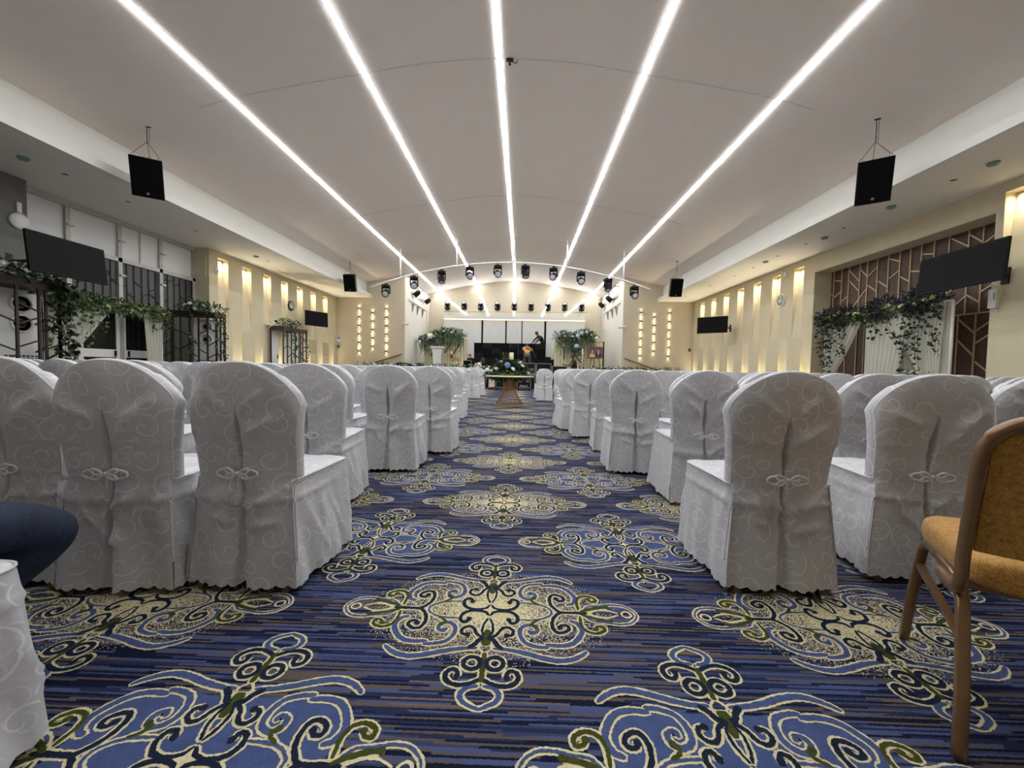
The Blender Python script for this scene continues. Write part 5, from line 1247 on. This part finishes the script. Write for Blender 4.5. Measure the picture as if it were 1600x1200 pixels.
# ---------------------------------------------------------------- aisle table with flowers
TX, TY = -.30, 10.05
t = thing('pedestal_table', 'round gold wire hourglass table standing in the aisle', 'table', (TX, TY, 0))
m = MB(); m.lathe([(.60, .735), (.615, .742), (.615, .76), (.60, .767), (.01, .768)], 40, 0); obj('tabletop', m, M['white'], t)
m = MB(); m.lathe([(.60, .732), (.622, .733), (.622, .745), (.616, .746)], 40, 0, caps=False); obj('rim_band', m, M['gold'], t)
m = MB()
for k in range(30):
    for s in (1, -1):
        a = 2*pi*k/30; b = a+s*1.95
        P0, P1 = Vector((.36*cos(a), .36*sin(a), .02)), Vector((.235*cos(b), .235*sin(b), .73))
        m.tube([P0, P0.lerp(P1, .5), P1], .0036, 5)
obj('wire_base', m, M['gold'], t)
for r_, z in ((.365, .014), (.237, .725)):
    m = MB(); m.tube([(r_*cos(a*pi/24), r_*sin(a*pi/24), z) for a in range(48)], .013, 6, closed=True); obj('ring', m, M['gold'], t)
f = thing('table_flowers', 'low mound of green leaves with white and blue flowers on the aisle table', 'flower arrangement', (TX, TY, .768))
foliage('foliage', f, [(-.35, 0, .05), (0, 0, .10), (.35, 0, .05)], .27, 1300, rs, ('leaf', 'leaf_dark', 'leaf', 'leaf_dark'), .10, .5, .2, (1.1, 1.1, .75))
foliage('foliage', f, [(-.12, 0, .20), (.12, 0, .2)], .24, 520, rs, ('leaf_dark', 'leaf'), .09, .5, 0)
foliage('trailing_foliage', f, [(-.6, -.05, .03), (-.45, -.1, .05), (0, -.4, .03), (.45, -.1, .05), (.58, -.05, .03)], .1, 260, rs, ('leaf', 'leaf_pale'), .075, .5, .5)
foliage('upright_sprig', f, [(-.12, 0, .3), (-.13, 0, .56)], .07, 70, rs, ('leaf', 'leaf_dark'), .07, .4)
blooms(f, 'white_flower', [(-.22, -.25, .35), (.09, -.38, .17), (-.33, -.3, .17), (-.55, -.2, .14), (.32, -.28, .25), (.47, -.25, .07), (-.45, -.3, .12), (.26, -.3, .33), (-.62, -.15, .1)], .065, rs, 'petal')
blooms(f, 'blue_hydrangea', [(-.05, -.36, .26)], .085, rs, 'petal_blue', 'pom')
blooms(f, 'small_blue_flower', [(-.34, -.1, .40), (.22, -.1, .38), (-.3, -.15, .32)], .04, rs, 'petal_navy')
t = thing('pillar_candle', 'ivory pillar candle rising from the aisle table flowers', 'candle', (-.265, TY, .768))
m = MB(); m.lathe([(.07, 0), (.02, .02), (.016, .36), (.062, .39), (.062, .405)], 16, 0); obj('holder', m, M['blackmetal'], t)
m = MB(); m.lathe([(.056, .405), (.058, .42), (.057, .575), (.050, .585), (.03, .575), (.002, .572)], 20, 0); obj('candle', m, M['wax'], t); m = MB(); m.tube([(0, 0, .57), (.004, 0, .60)], .003, 5); obj('wick', m, M['black'], t)

# ---------------------------------------------------------------- people
def skin_mesh(nodes, edges, root, sub=2):
    """nodes: name -> (pos, radius); grows one continuous surface over the edges"""
    names = list(nodes); me = bpy.data.meshes.new('tmp'); me.from_pydata([nodes[k][0] for k in names], [(names.index(a), names.index(b)) for a, b in edges], [])
    o = bpy.data.objects.new('tmp', me); C.objects.link(o)
    o.modifiers.new('s', 'SKIN')
    bm = bmesh.new(); bm.from_mesh(me); sl = bm.verts.layers.skin.verify(); bm.verts.ensure_lookup_table()
    for i, k in enumerate(names):
        r = nodes[k][1]; r = r if isinstance(r, tuple) else (r, r); bm.verts[i][sl].radius = r; bm.verts[i][sl].use_root = (k == root)
    bm.to_mesh(me); bm.free()
    md = o.modifiers.new('d', 'SUBSURF'); md.levels = sub; md.render_levels = sub
    dg = bpy.context.evaluated_depsgraph_get(); dg.update(); ev = o.evaluated_get(dg); out = bpy.data.meshes.new_from_object(ev)
    mb = MB(); mb.v = [tuple(v.co) for v in out.vertices]; mb.uv = [(0, 0)]*len(mb.v)
    for p in out.polygons: mb.face(list(p.vertices), 0, True)
    bpy.data.objects.remove(o); bpy.data.meshes.remove(me); bpy.data.meshes.remove(out); return mb
def V3(p): return Vector(p)
def head_into(mb, c, face, up=(0, 0, 1), s=1.0):
    """egg-shaped head with brow, nose, mouth, ears and eyes, appended to the body mesh"""
    f = V3(face).normalized(); r = f.cross(V3(up)).normalized(); u = r.cross(f)
    M3 = Matrix((r, f, u)).transposed(); P = lambda q: V3(c)+M3 @ (V3(q)*s)
    n, m = 20, 14; rows = []
    for i in range(1, m):
        th = pi*i/m; row = []
        for j in range(n):
            a = 2*pi*j/n; x, y, z = .074*sin(th)*cos(a), .094*sin(th)*sin(a), -.116*cos(th)
            if z < -.03: k = (-.03-z)/.09; x *= 1-.25*k; y = y*(1-.12*k)+.012*k
            if y > .05: y += .020*exp(-((x/.014)**2+((z+.012)/.024)**2)) - .010*exp(-(((abs(x)-.03)/.014)**2+((z-.012)/.012)**2)) + .006*exp(-((x/.025)**2+((z+.058)/.010)**2))
            row.append(P((x, y, z)))
        rows.append(row)
    ix = mb.grid(rows, 0, True, cu=True); b, t = mb.vert(P((0, .01, -.116))), mb.vert(P((0, 0, .116)))
    for j in range(n): mb.face((b, ix[0][(j+1) % n], ix[0][j]), 0, True); mb.face((t, ix[-1][j], ix[-1][(j+1) % n]), 0, True)
    for q in (-1, 1):
        mb.ball(P((q*.076, -.005, -.005)), .022*s, 8, 6, 0, (.5, .8, 1.2)); mb.ball(P((q*.03, .080, .012)), .0115*s, 8, 6, 1); mb.ball(P((q*.03, .0895, .012)), .0055*s, 6, 5, 2)
    h = MB(); rows = []
    for i in range(8):
        th = pi/2*.05+pi/2*1.12*i/7; row = []
        for j in range(n):
            a = 2*pi*j/n; fr = max(0, sin(a)); tt = th*(1-.34*fr); row.append(P((.080*sin(tt)*cos(a), .100*sin(tt)*sin(a)-.004, .122*cos(tt)+.002)))
        rows.append(row)
    h.grid(rows[::-1], 0, True, cu=True); h.poly(rows[0]); return h
def person(label, J, face, mats, group=None, sleeves='short', scale=1.0):
    """J: pelvis chest neck head, and shoulder elbow wrist hip knee ankle for L and R (world coordinates)"""
    o0 = V3((J['pelvis'][0], J['pelvis'][1], min(J['ankleL'][2], J['ankleR'][2])-.09)); t = thing('person', label, 'person', o0, group=group)
    j = {k: V3(v)-o0 for k, v in J.items()}
    N = {'pelvis': (j['pelvis'], (.135, .10)), 'belly': (j['pelvis'].lerp(j['chest'], .5), (.125, .095)), 'chest': (j['chest'], (.145, .105)), 'neck': (j['neck'], .052), 'head': (j['head']-(j['head']-j['neck'])*.25, .05)}
    E = [('pelvis', 'belly'), ('belly', 'chest'), ('chest', 'neck'), ('neck', 'head')]
    for S in 'LR':
        sh, el, wr, hp, kn, an = [j[k+S] for k in ('shoulder', 'elbow', 'wrist', 'hip', 'knee', 'ankle')]
        N.update({'sh'+S: (sh, .055), 'ua'+S: (sh.lerp(el, .5), .045), 'el'+S: (el, .037), 'wr'+S: (wr, .026), 'hp'+S: (hp, .085), 'th'+S: (hp.lerp(kn, .5), .074), 'kn'+S: (kn, .050), 'cf'+S: (kn.lerp(an, .35), .052), 'an'+S: (an, .036)})
        E += [('chest', 'sh'+S), ('sh'+S, 'ua'+S), ('ua'+S, 'el'+S), ('el'+S, 'wr'+S), ('pelvis', 'hp'+S), ('hp'+S, 'th'+S), ('th'+S, 'kn'+S), ('kn'+S, 'cf'+S), ('cf'+S, 'an'+S)]
        d = (wr-el).normalized(); sd = d.cross(V3(face)).normalized() if abs(d.dot(V3(face).normalized())) < .9 else d.cross(V3((0, 0, 1))).normalized(); fl = sd.cross(d)
        N['pm'+S] = (wr+d*.06, (.030, .016)); E.append(('wr'+S, 'pm'+S))
        for q, (off, L) in enumerate(((-.027, .070), (-.009, .080), (.009, .076), (.026, .060))):
            a = wr+d*.085+sd*off; b = a+d*L*.55+fl*.006; c = b+d*L*.40+fl*.022
            for nm, p, r in (('a', a, .0095), ('b', b, .0085), ('c', c, .007)): N['f%s%d%s' % (nm, q, S)] = (p, r)
            E += [('pm'+S, 'fa%d%s' % (q, S)), ('fa%d%s' % (q, S), 'fb%d%s' % (q, S)), ('fb%d%s' % (q, S), 'fc%d%s' % (q, S))]
        a = wr+d*.035+sd*-.032+fl*.01; b = a+d*.03+sd*-.02+fl*.012; N['ta'+S] = (a, .010); N['tb'+S] = (b, .0085); E += [('pm'+S, 'ta'+S), ('ta'+S, 'tb'+S)]
    body = skin_mesh(N, E, 'pelvis'); hair = head_into(body, j['head'], face)
    obj('body', body, [M[mats['skin']], M['white'], M['black']], t); obj('hair', hair, M['hair'], t)
    g = 1.16
    n2 = {k: (N[k][0], tuple(x*g for x in N[k][1]) if isinstance(N[k][1], tuple) else N[k][1]*(1.32 if k[:2] in ('ua', 'el', 'sh') else g)) for k in ('pelvis', 'belly', 'chest', 'shL', 'shR', 'uaL', 'uaR')}
    e2 = [e for e in E if e[0] in n2 and e[1] in n2]
    for S in 'LR':
        if sleeves == 'long':
            n2['el'+S] = (N['el'+S][0], .050); n2['wr'+S] = (N['wr'+S][0], .036); e2 += [('ua'+S, 'el'+S), ('el'+S, 'wr'+S)]
    n2['collar'] = (j['chest'].lerp(j['neck'], .7), .07); e2.append(('chest', 'collar'))
    obj('shirt', skin_mesh(n2, e2, 'chest'), M[mats['shirt']], t)
    n3 = {'pelvis': (N['pelvis'][0], (.15, .118))}; e3 = []
    for S in 'LR':
        n3.update({'hp'+S: (N['hp'+S][0], .100), 'th'+S: (N['th'+S][0], .088), 'kn'+S: (N['kn'+S][0], .084), 'cf'+S: (N['cf'+S][0], .066), 'an'+S: (N['an'+S][0]+V3((0, 0, .01)), .055)})
        e3 += [('pelvis', 'hp'+S), ('hp'+S, 'th'+S), ('th'+S, 'kn'+S), ('kn'+S, 'cf'+S), ('cf'+S, 'an'+S)]
    obj('trousers', skin_mesh(n3, e3, 'pelvis'), M[mats['trousers']], t)
    hd = V3((face[0], face[1], 0)).normalized()
    for S in 'LR':
        m = MB(); an = j['ankle'+S]; sx = hd.cross(V3((0, 0, 1)))
        rows = []
        for f, w, h in ((-.07, .030, .085), (-.03, .038, .10), (.04, .040, .075), (.11, .045, .055), (.17, .036, .045), (.19, .012, .03)):
            c = an+hd*f; z0 = an.z-.09; rows.append([V3((c.x, c.y, 0))+sx*w*cos(q*pi/6)+V3((0, 0, z0+max(0, h*(.5+.5*sin(q*pi/6))))) for q in range(12)])
        ix = m.grid(rows, 0, True, cu=True); m.face(ix[0][::-1]); m.face(ix[-1]); obj('shoe', m, M['shoe'], t)
    return t
# seated visitor at the far left (only a knee is in the picture)
person('seated person in dark blue jeans at the left edge, only one bent knee showing', dict(pelvis=(-1.80, .64, .63), chest=(-1.80, .60, 1.02), neck=(-1.80, .60, 1.22), head=(-1.80, .63, 1.37),
    shoulderL=(-2.0, .60, 1.14), shoulderR=(-1.62, .60, 1.14), elbowL=(-2.06, .70, .88), elbowR=(-1.58, .68, .88), wristL=(-1.95, .92, .70), wristR=(-1.74, .90, .70),
    hipL=(-1.90, .72, .58), hipR=(-1.70, .74, .56), kneeL=(-2.0, 1.16, .50), kneeR=(-1.485, 1.225, .415), ankleL=(-2.0, 1.12, .09), ankleR=(-1.73, 1.04, .09)), (.1, 1, 0), dict(skin='skin_light', shirt='shirt_white', trousers='denim'), sleeves='long')
# on the stage, seen from behind, bending
person('person in ochre shirt and grey trousers bending at the black screen, seen from behind', dict(pelvis=(.27, 20.5, 1.68), chest=(.28, 20.72, 2.0), neck=(.27, 20.88, 2.12), head=(.25, 20.98, 2.17),
    shoulderL=(.08, 20.75, 2.02), shoulderR=(.47, 20.75, 2.0), elbowL=(.08, 20.95, 1.80), elbowR=(.60, 20.85, 1.78), wristL=(.15, 21.1, 1.64), wristR=(.72, 21.05, 1.64),
    hipL=(.16, 20.5, 1.62), hipR=(.38, 20.5, 1.62), kneeL=(.14, 20.55, 1.28), kneeR=(.40, 20.55, 1.28), ankleL=(.13, 20.48, .95), ankleR=(.42, 20.5, .95)), (-.1, .9, -.35), dict(skin='skin', shirt='shirt_ochre', trousers='trouser'))
person('person dressed in black leaning over the top of the screen wall', dict(pelvis=(1.22, 22.86, 2.46), chest=(1.02, 22.68, 2.74), neck=(.90, 22.60, 2.88), head=(.82, 22.55, 2.98),
    shoulderL=(.90, 22.74, 2.80), shoulderR=(1.08, 22.52, 2.76), elbowL=(.72, 22.62, 2.62), elbowR=(.90, 22.38, 2.58), wristL=(.60, 22.45, 2.46), wristR=(.74, 22.25, 2.42),
    hipL=(1.22, 22.95, 2.42), hipR=(1.22, 22.78, 2.40), kneeL=(1.25, 22.9, 2.05), kneeR=(1.2, 22.76, 2.05), ankleL=(1.3, 22.95, 1.73), ankleR=(1.28, 22.78, 1.73)), (-.85, -.25, -.3), dict(skin='skin', shirt='shirt_black', trousers='shirt_black'), sleeves='long')
person('standing person in black shirt leaning on the flight case right of the aisle', dict(pelvis=(2.42, 18.18, .88), chest=(2.40, 18.15, 1.24), neck=(2.36, 18.12, 1.43), head=(2.33, 18.10, 1.56),
    shoulderL=(2.36, 17.95, 1.34), shoulderR=(2.38, 18.35, 1.34), elbowL=(2.22, 17.86, 1.10), elbowR=(2.20, 18.36, 1.14), wristL=(2.02, 17.86, 1.14), wristR=(1.98, 18.22, 1.15),
    hipL=(2.42, 18.08, .84), hipR=(2.42, 18.28, .84), kneeL=(2.40, 18.07, .48), kneeR=(2.42, 18.30, .48), ankleL=(2.43, 18.07, .09), ankleR=(2.45, 18.3, .09)), (-1, -.15, -.05), dict(skin='skin', shirt='shirt_black', trousers='shirt_black'))
person('person in white shirt bending down beyond the front row, left of the aisle', dict(pelvis=(-2.06, 17.75, .62), chest=(-1.98, 17.85, 1.04), neck=(-1.86, 17.95, 1.20), head=(-1.78, 18.0, 1.29),
    shoulderL=(-2.08, 18.02, 1.10), shoulderR=(-1.88, 17.68, 1.10), elbowL=(-1.92, 18.12, .86), elbowR=(-1.76, 17.72, .86), wristL=(-1.72, 18.05, .72), wristR=(-1.62, 17.80, .72),
    hipL=(-2.04, 17.85, .58), hipR=(-2.0, 17.66, .58), kneeL=(-1.64, 17.98, .52), kneeR=(-1.60, 17.72, .52), ankleL=(-1.68, 17.98, .09), ankleR=(-1.64, 17.72, .09)), (.9, .3, -.35), dict(skin='skin', shirt='shirt_white', trousers='trouser'))
t = thing('equipment_trunk', 'low black trunk under the bending person in white', 'trunk', (-2.08, 17.75, 0)); m = MB(); m.box((-.26, -.25, 0), (.26, .25, .46), 0, .015); obj('body', m, M['black'], t); m = MB(); m.box((-.265, -.255, .34), (.265, .255, .36)); obj('lid_band', m, M['steel'], t)

# ---------------------------------------------------------------- camera, world, colour management
cam = bpy.data.cameras.new('camera'); co = bpy.data.objects.new('camera', cam); C.objects.link(co)
cam.sensor_width = 36; cam.sensor_fit = 'HORIZONTAL'; cam.lens = 36*615/1600; cam.clip_start = .02
R = Matrix.Rotation(radians(1.355), 4, 'Z') @ Matrix.Rotation(radians(90-2.26), 4, 'X') @ Matrix.Rotation(radians(1.05), 4, 'Z')
co.matrix_world = Matrix.Translation((0, 0, .95)) @ R
sc = bpy.context.scene; sc.camera = co
w = bpy.data.worlds.new('night'); sc.world = w; w.use_nodes = True
w.node_tree.nodes['Background'].inputs[0].default_value = (.02, .025, .04, 1); w.node_tree.nodes['Background'].inputs[1].default_value = .3
sc.view_settings.view_transform = 'Standard'; sc.view_settings.look = 'None'; sc.view_settings.exposure = 0.6; sc.view_settings.gamma = 1
sc.cycles.use_denoising = True; sc.cycles.adaptive_threshold = .02; sc.cycles.max_bounces = 7; sc.cycles.glossy_bounces = 2; sc.cycles.transmission_bounces = 3; sc.cycles.diffuse_bounces = 4
